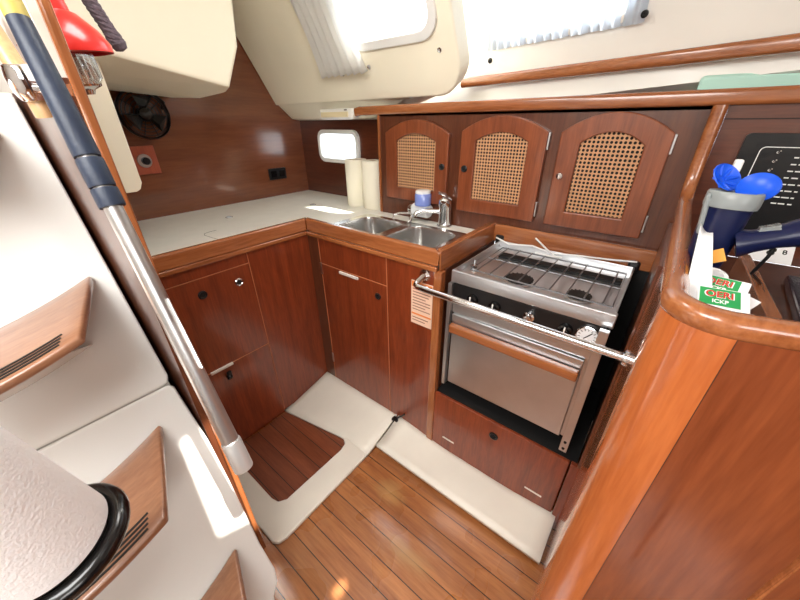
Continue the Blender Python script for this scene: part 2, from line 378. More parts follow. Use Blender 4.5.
struct(obj('trim_7', bx(-1.286, -0.87, 0.285, 0.69, 0.0005, 0.0015), wood('shaded_planks', (140, 78, 48), (104, 50, 30), 'x', 0.3, 0.4, 0.8, planks=('y', 0.068, 0.75, 0.045), var=0.1)))  # added inner sole insert; the shade there is put into its darker colour
# bulkhead board edge-on beside the stair trunk, its teak edge and the cream lining above the trunk
struct(obj('wall_stair_side', bx(-2.1, -0.80, 0.147, 0.175, 0, 1.455), DRK))
struct(obj('wall_stair_lining', bx(-2.1, -0.80, 0.150, 0.175, 1.455, 2.0), LINW))
struct(obj('trim_5', bx(-0.80, -0.785, 0.161, 0.1765, 0, 2.0), TEAKZ, bevel=0.004))

# ================================================================== LEFT CABINET
def seam(o, p0, p1, w=0.0022, proud=0.0015, axis='x', m=None, name='inlay'):
    """thin joint strip between two points on a cabinet face facing +x ('x') or -y ('y')"""
    (a0, z0), (a1, z1) = p0, p1
    lo, hi = min(a0, a1)-w/2, max(a0, a1)+w/2; zl, zh = min(z0, z1)-w/2, max(z0, z1)+w/2
    if axis == 'x': bb = bx(-1.29-0.004, -1.29+0.0125+proud, lo, hi, zl, zh)
    else: bb = bx(lo, hi, 0.916-0.0125-proud, 0.916+0.004, zl, zh)
    return obj(name, bb, m or INLAY, o)
lc = root('galley_cabinet', (-1.70, 0.55, 0), 'mahogany base cabinet under the long left worktop, with two finger-hole hatches', 'cabinet', 'galley base cabinets')
obj('body', bx(-2.098, -1.292, 0.194, 1.10, 0.0, 0.93), CAB, lc)
def latch_hole(p, c, d, chrome=False, r=0.017):
    c = Vector(c); d = Vector(d)
    ring = lathe(bm_(), [(r*0.62, 0), (r, 0), (r, 0.003), (r*0.8, 0.005), (r*0.62, 0.003), (r*0.62, 0)], c, d, 20)
    rg = obj('finger_ring', ring, CHROME if chrome else BLK, p, smooth=True)
    obj('hole', lathe(bm_(), [(r*0.62, 0.001), (0, 0.0012)], c, d, 16), BLKM, rg)
XF = -1.2775
d1 = obj('door', bx(-1.292, XF, 0.20, 0.5985, 0.472, 0.878), CAB, lc, bevel=0.001)
latch_hole(d1, (XF, 0.395, 0.815), (1, 0, 0)); latch_hole(d1, (XF, 0.540, 0.815), (1, 0, 0), True)
d2 = obj('door', bx(-1.292, XF, 0.20, 0.5985, 0.03, 0.468), CAB, lc, bevel=0.001)
obj('handle_strip', bx(XF-0.002, XF+0.008, 0.328, 0.423, 0.462, 0.474), PULL, d2, bevel=0.002)
lt = obj('latch', bx(XF-0.001, XF+0.012, 0.385, 0.405, 0.40, 0.44), BLK, d2, bevel=0.004)
obj('knob', lathe(bm_(), [(0, 0), (0.011, 0), (0.012, 0.012), (0.006, 0.018), (0, 0.018)], (XF+0.004, 0.39, 0.415), (1, 0, 0), 16), BLKG, lt, smooth=True)
obj('side_panel', bx(-1.292, XF, 0.6015, 0.916, 0.03, 0.928), CAB, lc, bevel=0.001)
obj('top_rail', bx(-1.292, XF, 0.20, 0.5985, 0.882, 0.93), CAB, lc, bevel=0.001)
seam(lc, (0.600, 0.03), (0.600, 0.92)); seam(lc, (0.2, 0.470), (0.599, 0.470)); seam(lc, (0.2, 0.880), (0.599, 0.880))

# ================================================================== SINK CABINET
YF = 0.9035
sc = root('galley_cabinet', (-0.92, 1.1, 0), 'mahogany base cabinet under the double sink, with warning label and flip handle', 'cabinet', 'galley base cabinets')
obj('body', bx(-1.288, -0.56, 0.919, 1.37, 0.0, 0.785), CAB, sc)
obj('side_panel', bx(-1.276, -1.2, YF, 0.918, 0.05, 0.93), DRK, sc)
obj('drawer_front', bx(-1.197, -0.788, YF, 0.918, 0.802, 0.93), CAB, sc, bevel=0.001)
dd = obj('door', bx(-1.197, -0.788, YF, 0.918, 0.06, 0.798), CAB, sc, bevel=0.001)
obj('handle_strip', bx(-1.068, -0.950, YF-0.008, YF+0.002, 0.783, 0.795), PULL, dd, bevel=0.002)
latch_hole(dd, (-0.838, YF, 0.738), (0, -1, 0), False, 0.016)
for z in (0.775, 0.235): obj('hinge', bx(-1.203, -1.194, YF-0.004, YF+0.002, z-0.03, z+0.03), ALU, dd)
obj('side_panel', bx(-0.784, -0.562, YF, 0.918, 0.03, 0.93), CAB, sc, bevel=0.001)
seam(sc, (-0.786, 0.05), (-0.786, 0.93), axis='y'); seam(sc, (-1.199, 0.06), (-1.199, 0.93), axis='y'); seam(sc, (-1.197, 0.80), (-0.79, 0.80), axis='y')
lb = obj('warning_label', bx(-0.661, -0.564, YF-0.0015, YF, 0.68, 0.868), LBL, sc)
obj('header', bx(-0.658, -0.567, YF-0.0022, YF-0.001, 0.842, 0.864), ORGL, lb)
obj('header', bx(-0.658, -0.567, YF-0.0022, YF-0.001, 0.722, 0.729), ORGL, lb)
for k in range(12):
    z = 0.832-k*0.0125
    if abs(z-0.7255) < .008: continue
    w = random.choice((0.082, 0.074, 0.06)); obj('print_line', bx(-0.654, -0.654+w, YF-0.0021, YF-0.001, z, z+0.004), LTXT, lb)
obj('end_post', bx(-0.562, -0.530, 0.898, 0.93, 0.0, 0.93), TEAKZ, sc, bevel=0.004)

# worktop with fiddle rails
def arc(cx, cy, r, a0, a1, n=6): return [(cx+r*math.cos(math.radians(a0+(a1-a0)*i/n)), cy+r*math.sin(math.radians(a0+(a1-a0)*i/n))) for i in range(n+1)]
wt = root('worktop', (-1.5, 0.9, 0.93), 'L-shaped off-white laminate worktop with teak fiddle rail', 'worktop')
sinkhole = rot_rect(-0.935, 1.13, 0.60, 0.29, 0.03)
obj('counter_surface', plate(bm_(), (0, 0, 0.93), (1, 0, 0), (0, 1, 0), [(-2.098, 0.194), (-1.30, 0.194), (-1.30, 0.926), (-0.57, 0.926), (-0.57, 1.40), (-1.215, 1.40), (-1.215, 1.558), (-2.098, 1.558)], [sinkhole], 0.02), CTR, wt)
fp = [(-0.011, -0.038), (0.013, -0.038), (0.013, 0.025), (0.009, 0.033), (0.002, 0.035), (-0.006, 0.033), (-0.011, 0.028)]
def fiddle(path, m=TEAKX, par=wt, nm='fiddle'):
    """teak rail: tall face and a lower moulded lip"""
    return obj(nm, sweep(bm_(), path, fp, up=(0, 0, 1)), m, par, smooth=True)
def bar(nm, x0, x1, y0, y1, m, par, z0=0.93, z1=1.0, bev=0.008): return obj(nm, bx(x0, x1, y0, y1, z0, z1), m, par, bevel=bev, seg=3)
hullL = bm_(); hull(hullL, [(-1.305, 0.196, 0.945), (-1.27, 0.196, 0.945), (-1.305, 0.196, 1.0), (-1.277, 0.196, 1.0), (-1.305, 0.935, 0.945), (-1.27, 0.90, 0.945), (-1.305, 0.935, 1.0), (-1.277, 0.907, 1.0)])
obj('fiddle', hullL, TEAKY, wt, bevel=0.007, seg=3)
hb = bm_(); hull(hb, [(-1.305, 0.935, 0.945), (-1.27, 0.90, 0.945), (-1.305, 0.935, 1.0), (-1.277, 0.907, 1.0), (-0.575, 0.935, 0.945), (-0.545, 0.90, 0.945), (-0.575, 0.935, 1.0), (-0.545, 0.907, 1.0)])
obj('fiddle', hb, TEAKX, wt, bevel=0.007, seg=3)
hc = bm_(); hull(hc, [(-0.575, 0.935, 0.93), (-0.538, 0.90, 0.93), (-0.575, 0.935, 1.0), (-0.545, 0.907, 1.0), (-0.575, 1.376, 0.93), (-0.538, 1.376, 0.93), (-0.575, 1.376, 1.0), (-0.545, 1.376, 1.0)])
obj('fiddle', hc, TEAKY, wt, bevel=0.007, seg=3)
bar('moulding', -1.283, -1.268, 0.196, 0.902, TEAKY, wt, 0.927, 0.945, 0.004); bar('moulding', -1.283, -0.548, 0.892, 0.906, TEAKX, wt, 0.927, 0.945, 0.004)
# ice-box lids: thin joints and ring pulls
def lid_line(p0, p1): return bx(min(p0[0], p1[0])-0.001, max(p0[0], p1[0])+0.001, min(p0[1], p1[1])-0.001, max(p0[1], p1[1])+0.001, 0.9495, 0.9508)
obj('lid_joint', tube(bm_(), [(-1.31, 0.60, 0.950), (-1.50, 0.575, 0.950), (-1.57, 0.57, 0.950), (-1.595, 0.582, 0.950), (-1.605, 0.61, 0.950), (-1.605, 0.64, 0.950)], 0.0012, 6), GJOINT, wt)
def ring_pull(x, y, a=0.5):
    o = obj('ring_pull', lathe(bm_(), [(0, 0), (0.018, 0), (0.018, 0.002), (0.013, 0.0025), (0, 0.001)], (x, y, 0.950), (0, 0, 1), 20), CHROME, wt, smooth=True)
    pts = [(x+0.013*math.cos(t), y+0.013*math.sin(t), 0.9535) for t in [2*PI*i/14 for i in range(14)]]
    obj('ring', tube(bm_(), pts, 0.0016, 6, True), STEEL, o, smooth=True)
ring_pull(-1.79, 0.795); ring_pull(-1.67, 1.255)

# sink
sk = root('double_sink', (-0.935, 1.13, 0.80), 'stainless steel double sink let into the worktop', 'sink')
rim = plate(bm_(), (0, 0, 0.9505), (1, 0, 0), (0, 1, 0), rot_rect(-0.935, 1.13, 0.63, 0.325, 0.045), [rot_rect(-1.085, 1.13, 0.25, 0.26, 0.06), rot_rect(-0.785, 1.13, 0.25, 0.26, 0.06)], 0.003)
obj('rim', rim, mat('satin_steel', (222, 222, 220), 0.24, 1.0), sk, bevel=0.001)
for cx in (-1.085, -0.785):
    b = bm_(); rings = []
    for k, (sc_, z) in enumerate([(1.0, 0.952), (0.985, 0.94), (0.97, 0.84), (0.93, 0.815), (0.80, 0.805), (0.15, 0.80)]):
        rings.append([b.verts.new((cx+p[0]*sc_, 1.13+p[1]*sc_, z)) for p in rrect(0.25, 0.26, 0.06, 5)])
    for A, B in zip(rings, rings[1:]):
        for i in range(len(A)): b.faces.new((A[i], A[(i+1) % len(A)], B[(i+1) % len(A)], B[i]))
    b.faces.new(rings[-1])
    bw = obj('bowl', b, MATS['satin_steel'], sk, smooth=True)
    obj('drain', lathe(bm_(), [(0, 0.004), (0.015, 0.002), (0.02, 0.005), (0.026, 0.003), (0.027, 0)], (cx, 1.13, 0.80), (0, 0, 1), 20), CHROME, bw, smooth=True)

# faucet
fa = root('faucet', (-0.79, 1.352, 0.95), 'chrome galley mixer tap behind the right sink bowl', 'faucet')
obj('body', lathe(bm_(), [(0, 0), (0.036, 0), (0.036, 0.006), (0.030, 0.012), (0.029, 0.09), (0.032, 0.10), (0.031, 0.125), (0.018, 0.138), (0, 0.14)], (-0.79, 1.338, 0.95), n=24), CHROME, fa, smooth=True)
obj('lever', tube(bm_(), [(-0.79, 1.345, 1.085), (-0.795, 1.335, 1.095), (-0.812, 1.31, 1.108)], 0.007, 10), CHROME, fa, smooth=True)
obj('spout', tube(bm_(), [(-0.80, 1.345, 1.01), (-0.83, 1.325, 1.02), (-0.88, 1.29, 1.02), (-0.905, 1.27, 1.01), (-0.91, 1.265, 0.995)], 0.011, 12), CHROME, fa, smooth=True)
# tap water filter clipped to the spout
wf = root('water_filter', (-0.915, 1.33, 0.96), 'white tap water filter with blue cartridge cup, beside the chrome tap', 'water filter')
obj('housing', lathe(bm_(), [(0, 0), (0.030, 0), (0.034, 0.01), (0.034, 0.085), (0.03, 0.095), (0, 0.095)], (-0.975, 1.345, 1.005), (1, -0.05, 0.03), 20), WHTC, wf, smooth=True)
obj('end_cap', lathe(bm_(), [(0, 0), (0.026, 0), (0.032, 0.01), (0.032, 0.024), (0, 0.024)], (-0.995, 1.345, 1.005), (1, 0, 0), 20), CHROME, wf, smooth=True)
obj('cartridge', lathe(bm_(), [(0, 0), (0.040, 0), (0.040, 0.05), (0.036, 0.056), (0, 0.056)], (-0.915, 1.335, 1.035), (0, 0, 1), 20), BLUEC, wf, smooth=True)
obj('cap', lathe(bm_(), [(0, 0), (0.037, 0), (0.037, 0.010), (0.031, 0.014), (0, 0.014)], (-0.915, 1.335, 1.0905), (0, 0, 1), 20), WHTC, wf, smooth=True)
obj('outlet', tube(bm_(), [(-0.955, 1.325, 0.985), (-0.96, 1.30, 0.975), (-0.955, 1.29, 0.96), (-0.96, 1.275, 0.953)], 0.008, 10), CHROME, wf, smooth=True)
obj('drinking_spout', tube(bm_(), [(-0.975, 1.335, 0.985), (-1.01, 1.32, 0.985), (-1.04, 1.31, 0.983), (-1.065, 1.30, 0.975), (-1.07, 1.298, 0.955)], 0.0045, 10), CHROME, wf, smooth=True)

# two kitchen rolls against the cupboard end
def roll(x, y, z, r, h, label, m, g):
    t = root('kitchen_roll', (x, y, z), label, 'paper towel roll', g)
    prof = [(0.02, 0), (r-0.002, 0), (r, 0.004), (r, h-0.004), (r-0.002, h), (0.02, h), (0.02, 0)]
    obj('paper', lathe(bm_(), prof, (x, y, z), n=32), m, t, smooth=True)
    obj('core', lathe(bm_(), [(0.017, 0.001), (0.0195, 0.001), (0.0195, h-0.001), (0.017, h-0.001), (0.017, 0.001)], (x, y, z), n=20), ROD, t, smooth=True)
    return t
roll(-1.455, 1.43, 0.9505, 0.062, 0.255, 'cream kitchen roll standing under the small port, left of the pair', CREAMP, 'kitchen rolls on the worktop')
roll(-1.322, 1.43, 0.9505, 0.062, 0.255, 'cream kitchen roll standing against the cupboard end, right of the pair', CREAMP, 'kitchen rolls on the worktop')

# ================================================================== WALL CUPBOARDS
YC = 1.38
wc = root('wall_cupboard', (-0.6, 1.5, 0.95), 'dark mahogany cupboard run with three arched rattan doors', 'cupboard')
doorspec = [(-1.165, -0.805, 1.04, 1.345, 1.40, 'R'), (-0.745, -0.395, 1.03, 1.355, 1.41, 'L'), (-0.352, -0.030, 1.03, 1.355, 1.415, 'L')]
def arch(x0, x1, z0, zs, zp, n=14):
    """closed outline with a flat-arched top; zs spring height, zp peak"""
    c = (x0+x1)/2; w = (x1-x0)/2
    top = [(x1-2*w*i/n, zs+(zp-zs)*(1-(1-2*i/n)**2)) for i in range(n+1)]
    return [(x0, z0), (x1, z0)] + top
holes = []
for x0, x1, z0, zs, zp, h in doorspec: holes.append(arch(x0+0.03, x1-0.03, z0+0.03, zs-0.02, zp-0.03))
obj('face_panel', plate(bm_(), (0, YC, 0), (1, 0, 0), (0, 0, 1), [(-1.215, 0.95), (0.060, 0.95), (0.060, 1.44), (-1.215, 1.44)], holes, -0.012), DRK, wc)
obj('end_panel', bx(-1.227, -1.215, 1.372, 1.555, 0.952, 1.44), TEAKZ, wc, bevel=0.002)
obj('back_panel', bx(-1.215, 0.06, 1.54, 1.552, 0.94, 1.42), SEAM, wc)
obj('shelf_board', bx(-1.215, 0.03, 1.402, 1.54, 0.940, 0.953), DRKX, wc)
for x0, x1, z0, zs, zp, hs in doorspec:
    fr_ = 0.068; zi = z0+0.058
    inner = arch(x0+fr_, x1-fr_, zi, zs-0.035, zp-0.058)
    dr = obj('door', plate(bm_(), (0, YC-0.022, 0), (1, 0, 0), (0, 0, 1), arch(x0, x1, z0, zs, zp), [inner], -0.021), DOORW, wc, bevel=0.004)
    # cane webbing: square cells with round holes
    p = 0.0128; xi0, xi1 = x0+fr_-0.006, x1-fr_+0.006; nx = int(round((xi1-xi0)/p)); p = (xi1-xi0)/nx
    b = bm_(); V = {}
    def vget(ix, iz):
        k = (ix, iz)
        if k not in V: V[k] = b.verts.new((xi0+ix*p/2, YC-0.012, zi-0.006+iz*p/2))
        return V[k]
    cxm = (x0+x1)/2; wi = (x1-x0)/2-fr_
    nz = int((zp-0.045-zi)/p)+1
    for i in range(nx):
        for j in range(nz):
            cx, cz = xi0+(i+.5)*p, zi-0.006+(j+.5)*p
            q = max(-1, min(1, (cx-cxm)/wi)); lim = zs-0.035+(zp-0.058-zs+0.035)*(1-q*q)
            if cz > lim+0.012: continue
            o8 = [vget(2*i, 2*j), vget(2*i+1, 2*j), vget(2*i+2, 2*j), vget(2*i+2, 2*j+1), vget(2*i+2, 2*j+2), vget(2*i+1, 2*j+2), vget(2*i, 2*j+2), vget(2*i, 2*j+1)]
            hr = p*0.37
            i8 = [b.verts.new((cx+hr*math.cos(math.radians(a)), YC-0.012, cz+hr*math.sin(math.radians(a)))) for a in (225, 270, 315, 0, 45, 90, 135, 180)]
            for k in range(8): b.faces.new((o8[k], o8[(k+1) % 8], i8[(k+1) % 8], i8[k]))
    cw = obj('cane_panel', b, CANE, dr); mm = cw.modifiers.new('thickness', 'SOLIDIFY'); mm.thickness = 0.0022
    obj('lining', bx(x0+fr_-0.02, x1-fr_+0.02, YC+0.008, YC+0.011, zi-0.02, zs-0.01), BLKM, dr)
    if hs == 'R': kx, hx = x1-0.028, x0
    else: kx, hx = x0+0.026, x1
    kz = (z0+zp)/2-0.01
    if x0 > -0.4: obj('knob', lathe(bm_(), [(0, 0), (0.011, 0), (0.013, 0.006), (0.010, 0.012), (0, 0.014)], (kx, YC-0.022, kz), (0, -1, 0), 18), CHROME, dr, smooth=True)
    else: latch_hole(dr, (kx, YC-0.022, kz), (0, -1, 0), False, 0.014)
    if hs == 'L':
        for z in (z0+0.05, zs-0.03): obj('hinge', bx(hx-0.001, hx+0.006, YC-0.016, YC-0.001, z-0.028, z+0.028), ALU, dr, bevel=0.002)

# shelf fiddle rails above
def rail(name, pts, prof, label, m=TEAKX):
    o = obj(name, sweep(bm_(), pts, prof, up=(0, 0, 1)), m, smooth=True); tag(o, label, 'rail', 'shelf rails'); return o
rail('shelf_rail', [(-1.37, 1.375, 1.435), (-1.34, 1.372, 1.440), (-1.0, 1.37, 1.442), (-0.4, 1.37, 1.443), (0.2, 1.37, 1.444), (0.9, 1.37, 1.446)], rrect(0.030, 0.040, 0.011), 'lower teak shelf rail running directly above the rattan doors')
rail('shelf_rail', [(-0.925, 1.66, 1.552), (-0.6, 1.60, 1.554), (-0.2, 1.515, 1.556), (0.16, 1.42, 1.558), (0.5, 1.33, 1.56), (0.8, 1.25, 1.56)], rrect(0.030, 0.040, 0.012), 'upper teak rail running below the curtained cabin window')
tag(obj('shelf_board', bx(-1.22, 2.0, 1.38, 1.74, 1.415, 1.425), DRKX), 'narrow wooden shelf behind the lower teak rail', 'shelf')
tag(obj('foam_pad', bx(-0.02, 0.75, 1.47, 1.60, 1.426, 1.505), TEAL, bevel=0.012, seg=3), 'pale green pad lying on the shelf behind the lower rail', 'pad')
# strip lamp
sl = root('strip_light', (-1.53, 1.42, 1.41), 'small white strip lamp at the left end of the lower rail', 'lamp')
obj('housing', bx(-1.665, -1.40, 1.375, 1.43, 1.405, 1.455), LINW, sl, bevel=0.012, seg=3)
obj('diffuser', bx(-1.645, -1.43, 1.368, 1.38, 1.415, 1.440), mat('lamp_diffuser', (236, 222, 180), 0.3), sl, bevel=0.005)
obj('switch', bx(-1.455, -1.44, 1.370, 1.377, 1.445, 1.450), BLK, sl)

# curtain beside the port on the coachroof
def curtain(name, P0, P1, D, n, amp, folds, label, gather=0.5, ph=0.0):
    P0, P1, D = Vector(P0), Vector(P1), Vector(D); b = bm_(); rows = []
    Nn = (P1-P0).cross(D).normalized()
    for j in range(15):
        v = j/14; r_ = []
        for i in range(n+1):
            u = i/n; g = 1-gather*math.sin(PI*v*0.9)*0.5
            uu = 0.5+(u-0.5)*g
            r_.append(P0+(P1-P0)*uu+D*v+Nn*(amp*math.sin(2*PI*folds*u+ph+v*1.3)*(0.6+0.4*v)))
        rows.append(r_)
    grid(b, rows); o = obj(name, b, CURT, smooth=True); m_ = o.modifiers.new('t', 'SOLIDIFY'); m_.thickness = 0.0015
    return tag(o, label, 'curtain')
Nout = Vector((0, Vs.z, -Vs.y))            # outward normal of the leaning liner
def onL(x, s, off): return Vector((x, CY, CZ))+Vs*s - Nout*off
curtain('curtain', onL(-1.53, 0.60, 0.04), onL(-1.20, 0.60, 0.04), Vs*-0.48, 60, 0.012, 7, 'thin white curtain gathered at the left of the cabin port', 0.35)
def snap(x, s): 
    p = onL(x, s, 0.0)
    return tag(obj('snap_fastener', lathe(bm_(), [(0.004, 0), (0.009, 0), (0.009, 0.004), (0.004, 0.005), (0.0, 0.002)], p, -Nout, 16), CHROME, smooth=True), SN.pop(0), 'snap fastener', 'curtain snaps')
SN = ['round metal snap below the gathered white curtain, leftmost one', 'round metal snap below the cabin port, under its left corner', 'round metal snap on the cream liner right of the port']
snap(-1.40, 0.11); snap(-1.22, 0.125); snap(-0.84, 0.15)
# pleated blind inside the big side window
b = bm_(); rows = []
for j in range(10):
    r_ = []
    for i in range(121):
        u = u_of(-0.79)+(u_of(-0.21)-u_of(-0.79))*i/120; v = 0.092+0.38*j/9
        dz = 0.006*math.sin(i*0.9)+0.004*math.sin(i*0.37+j*0.2)
        r_.append(A1+Ud*u+Vr.normalized()*v+N_.normalized()*(-0.016+dz))
    rows.append(r_)
grid(b, rows)
o = obj('curtain', b, BLIND, smooth=True); tag(o, 'pale curtain stretched across the big cabin window above the upper rail', 'curtain')
for x_, s_, lb_ in ((-0.765, 0.06, 'metal snap at the left lower corner of the big window curtain'), (-0.205, 0.115, 'metal snap at the right lower corner of the big window curtain')):
    p = A1+Ud*u_of(x_)+Vr.normalized()*s_-N_.normalized()*0.03
    tag(obj('snap_fastener', lathe(bm_(), [(0.004, 0), (0.010, 0), (0.010, 0.006), (0.004, 0.007), (0.0, 0.002)], p, -N_.normalized(), 16), BLK, smooth=True), lb_, 'snap fastener', 'curtain snaps')

# ================================================================== STOVE BAY
tb = root('stove_bay', (-0.25, 1.1, 0), 'mahogany surround of the stove recess with a drawer front below', 'cabinet', 'galley base cabinets')
obj('shelf', bx(-0.532, 0.03, 0.918, 1.372, 0.34, 0.372), BLKM, tb)
obj('back_panel', bx(-0.532, 0.040, 1.352, 1.378, 0.0, 0.955), BLKM, tb)
obj('side_lining', bx(-0.556, -0.534, 0.935, 1.35, 0.372, 0.93), DRK, tb)
obj('side_lining', bx(0.034, 0.040, 0.90, 1.35, 0.372, 1.10), DRK, tb)
dw = obj('drawer_front', bx(-0.530, 0.010, YF, 0.918, 0.03, 0.372), CAB, tb, bevel=0.003)
latch_hole(dw, (-0.254, YF, 0.305), (0, -1, 0), False, 0.018)
obj('handle_strip', bx(-0.475, -0.418, YF-0.003, YF+0.001, 0.130, 0.136), PULL, dw); obj('handle_strip', bx(-0.10, -0.036, YF-0.003, YF+0.001, 0.128, 0.134), PULL, dw)
obj('edge_strip', bx(0.014, 0.042, YF-0.004, 0.918, 0.0, 0.375), CAB, tb, bevel=0.003)
obj('back_fiddle', bx(-0.545, 0.040, 1.345, 1.375, 0.925, 1.0), TEAKX, tb, bevel=0.008, seg=3)

# ================================================================== STOVE
st = root('gimballed_stove', (-0.26, 1.05, 0.374), 'stainless steel two-burner marine stove with oven and fiddle grate', 'stove')
X0, X1, YS, ZT = -0.500, -0.020, 0.935, 0.938
obj('body', bx(X0+0.006, X1-0.006, YS+0.012, 1.20, 0.43, 0.895), STEEL, st, bevel=0.003)
# cooktop pan with raised edge
b = bm_(); box(b, X0-0.006, X1+0.010, YS+0.01, 1.335, 0.897, 0.915)
obj('cooktop', b, STEEL, st, bevel=0.003)
b = bm_(); box(b, X0-0.006, X0-0.001, YS+0.01, 1.335, 0.915, ZT); box(b, X1+0.005, X1+0.010, YS+0.01, 1.335, 0.915, ZT); box(b, X0-0.006, X1+0.010, 1.330, 1.335, 0.915, ZT)
obj('cooktop_rim', b, STEEL, st, bevel=0.001)
obj('front_fascia', bx(X0-0.008, X1+0.014, YS-0.006, YS+0.012, 0.893, ZT), STEEL, st, bevel=0.003)
cp = obj('control_panel', bx(X0+0.004, X1-0.004, YS-0.004, YS+0.012, 0.815, 0.891), BLK, st, bevel=0.001)
def kn(x, z, m, r, nm='knob'):
    k = obj(nm, lathe(bm_(), [(0, 0), (r, 0), (r*0.95, 0.012), (r*0.6, 0.014), (r*0.55, 0.024), (0, 0.025)], (x, YS-0.004, z), (0, -1, 0), 20), m, st, smooth=True)
    return k
for x in (-0.418, -0.337, -0.116):
    k = kn(x, 0.850, BLKG, 0.020); obj('pointer', bx(x-0.002, x+0.002, YS-0.030, YS-0.026, 0.850, 0.868), WHT, k)
kn(-0.223, 0.856, CHROME, 0.018, 'igniter_knob')
g = obj('thermometer', lathe(bm_(), [(0, 0), (0.030, 0), (0.031, 0.008), (0.028, 0.010), (0.0275, 0.007), (0, 0.007)], (-0.058, YS-0.004, 0.853), (0, -1, 0), 28), CHROME, st, smooth=True)
obj('dial', lathe(bm_(), [(0, 0.0078), (0.027, 0.0078), (0.027, 0.0065), (0, 0.0065)], (-0.058, YS-0.004, 0.853), (0, -1, 0), 24), PAPW, g)
b = bm_()
for k in range(11):
    a = math.radians(-130+26*k+90); c_, s_ = math.cos(a), math.sin(a); M_ = Matrix.Translation((-0.058+c_*0.021, YS-0.0122, 0.853+s_*0.021)) @ Matrix.Rotation(-a, 4, 'Y')
    box(b, -0.003, 0.003, -0.0006, 0.0006, -0.0007, 0.0007, M_)
M_ = Matrix.Translation((-0.058, YS-0.0125, 0.853)) @ Matrix.Rotation(math.radians(-52), 4, 'Y'); box(b, -0.012, 0.018, -0.0006, 0.0006, -0.0012, 0.0012, M_)
obj('dial_marks', b, BLK, g)
obj('upper_trim', bx(X0+0.004, X1-0.004, YS, YS+0.012, 0.770, 0.812), STEEL, st, bevel=0.002)
od = obj('oven_door', bx(X0+0.010, X1-0.026, YS-0.006, YS+0.012, 0.440, 0.768), STEEL, st, bevel=0.003)
obj('door_lip', bx(X0+0.010, X1-0.026, YS-0.010, YS-0.006, 0.738, 0.768), STEEL, od, bevel=0.001)
obj('handle', bx(X0+0.012, X1-0.028, YS-0.034, YS-0.010, 0.700, 0.735), TEAKX, od, bevel=0.005, seg=3)
obj('side_strip', bx(X0-0.012, X0+0.002, YS-0.016, YS+0.004, 0.425, 0.890), STEEL, st, bevel=0.001)
rs = obj('side_strip', bx(X1-0.014, X1+0.010, YS-0.034, YS-0.016, 0.410, 0.895), STEEL, st, bevel=0.001)
for z in (0.425, 0.455): obj('screw', lathe(bm_(), [(0, 0), (0.005, 0), (0.004, 0.003), (0, 0.003)], (X1-0.002, YS-0.034, z), (0, -1, 0), 12), BLKM, rs)
# burners
for x, y, r in ((-0.306, 1.035, 0.044), (-0.119, 1.03, 0.034)):
    bu = obj('burner', lathe(bm_(), [(r*1.25, 0), (r*1.25, 0.004), (r*0.9, 0.006), (r*0.9, 0.002), (r*1.25, 0)], (x, y, 0.915), n=28), STEEL, st, smooth=True)
    obj('burner_cap', lathe(bm_(), [(0, 0), (r, 0), (r, 0.008), (r*0.75, 0.012), (r*0.3, 0.010), (0, 0.012)], (x, y, 0.915), n=24), IRON, bu, smooth=True)
    b = bm_()
    for k in range(18):
        a = 2*PI*k/18; M_ = Matrix.Translation((x, y, 0.921)) @ Matrix.Rotation(a, 4, 'Z'); box(b, r*0.92, r*1.03, -0.002, 0.002, -0.002, 0.004, M_)
    obj('flame_ports', b, BLKM, bu)
# grate
ZG = 0.946
gr = obj('grate', tube(bm_(), [(X0+0.05, 1.23, ZG), (X0+0.05, YS+0.02, ZG), (X1-0.005, YS+0.02, ZG), (X1-0.005, 1.23, ZG)], 0.0028, 8, True), WIRE, st, smooth=True)
for k in range(9):
    x = X0+0.05+(X1-X0-0.055)*(k+0.5)/9
    obj('rod', tube(bm_(), [(x, YS+0.022, ZG+0.003), (x, 1.228, ZG+0.003)], 0.0024, 8), WIRE, gr, smooth=True)
obj('rod', tube(bm_(), [(X0+0.05, 1.10, ZG-0.002), (X1-0.005, 1.10, ZG-0.002)], 0.0024, 8), WIRE, gr, smooth=True)
obj('rear_slot', bx(X0+0.05, X1-0.01, 1.195, 1.235, 0.915, 0.926), BLKM, st)
for x in (X0-0.012, X1+0.004): obj('clamp', bx(x-0.018, x+0.018, 1.335, 1.37, 0.915, 0.958), BLK, st, bevel=0.008, seg=3)
obj('gimbal_knob', lathe(bm_(), [(0, 0), (0.014, 0), (0.012, 0.008), (0.004, 0.01), (0.004, 0.03), (0, 0.03)], (X0+0.02, 1.05, 0.916), (0, 0, 1), 16), CHROME, st, smooth=True)
# cables lying behind the cooktop
for pts, lb_ in (([(-0.52, 1.325, 0.95), (-0.45, 1.29, 0.945), (-0.36, 1.31, 0.95), (-0.28, 1.285, 0.945), (-0.2, 1.30, 0.95), (-0.1, 1.31, 0.955), (-0.01, 1.33, 0.96)], 'white cable lying along the back of the cooktop, the longer one'),
                 ([(-0.36, 1.335, 0.975), (-0.30, 1.29, 0.955), (-0.26, 1.26, 0.945), (-0.235, 1.262, 0.945), (-0.27, 1.250, 0.945), (-0.33, 1.255, 0.944)], 'short white cable looped on the back of the cooktop')):
    tag(obj('cable', tube(bm_(), pts, 0.0032, 8), WHT, smooth=True), lb_, 'cable')

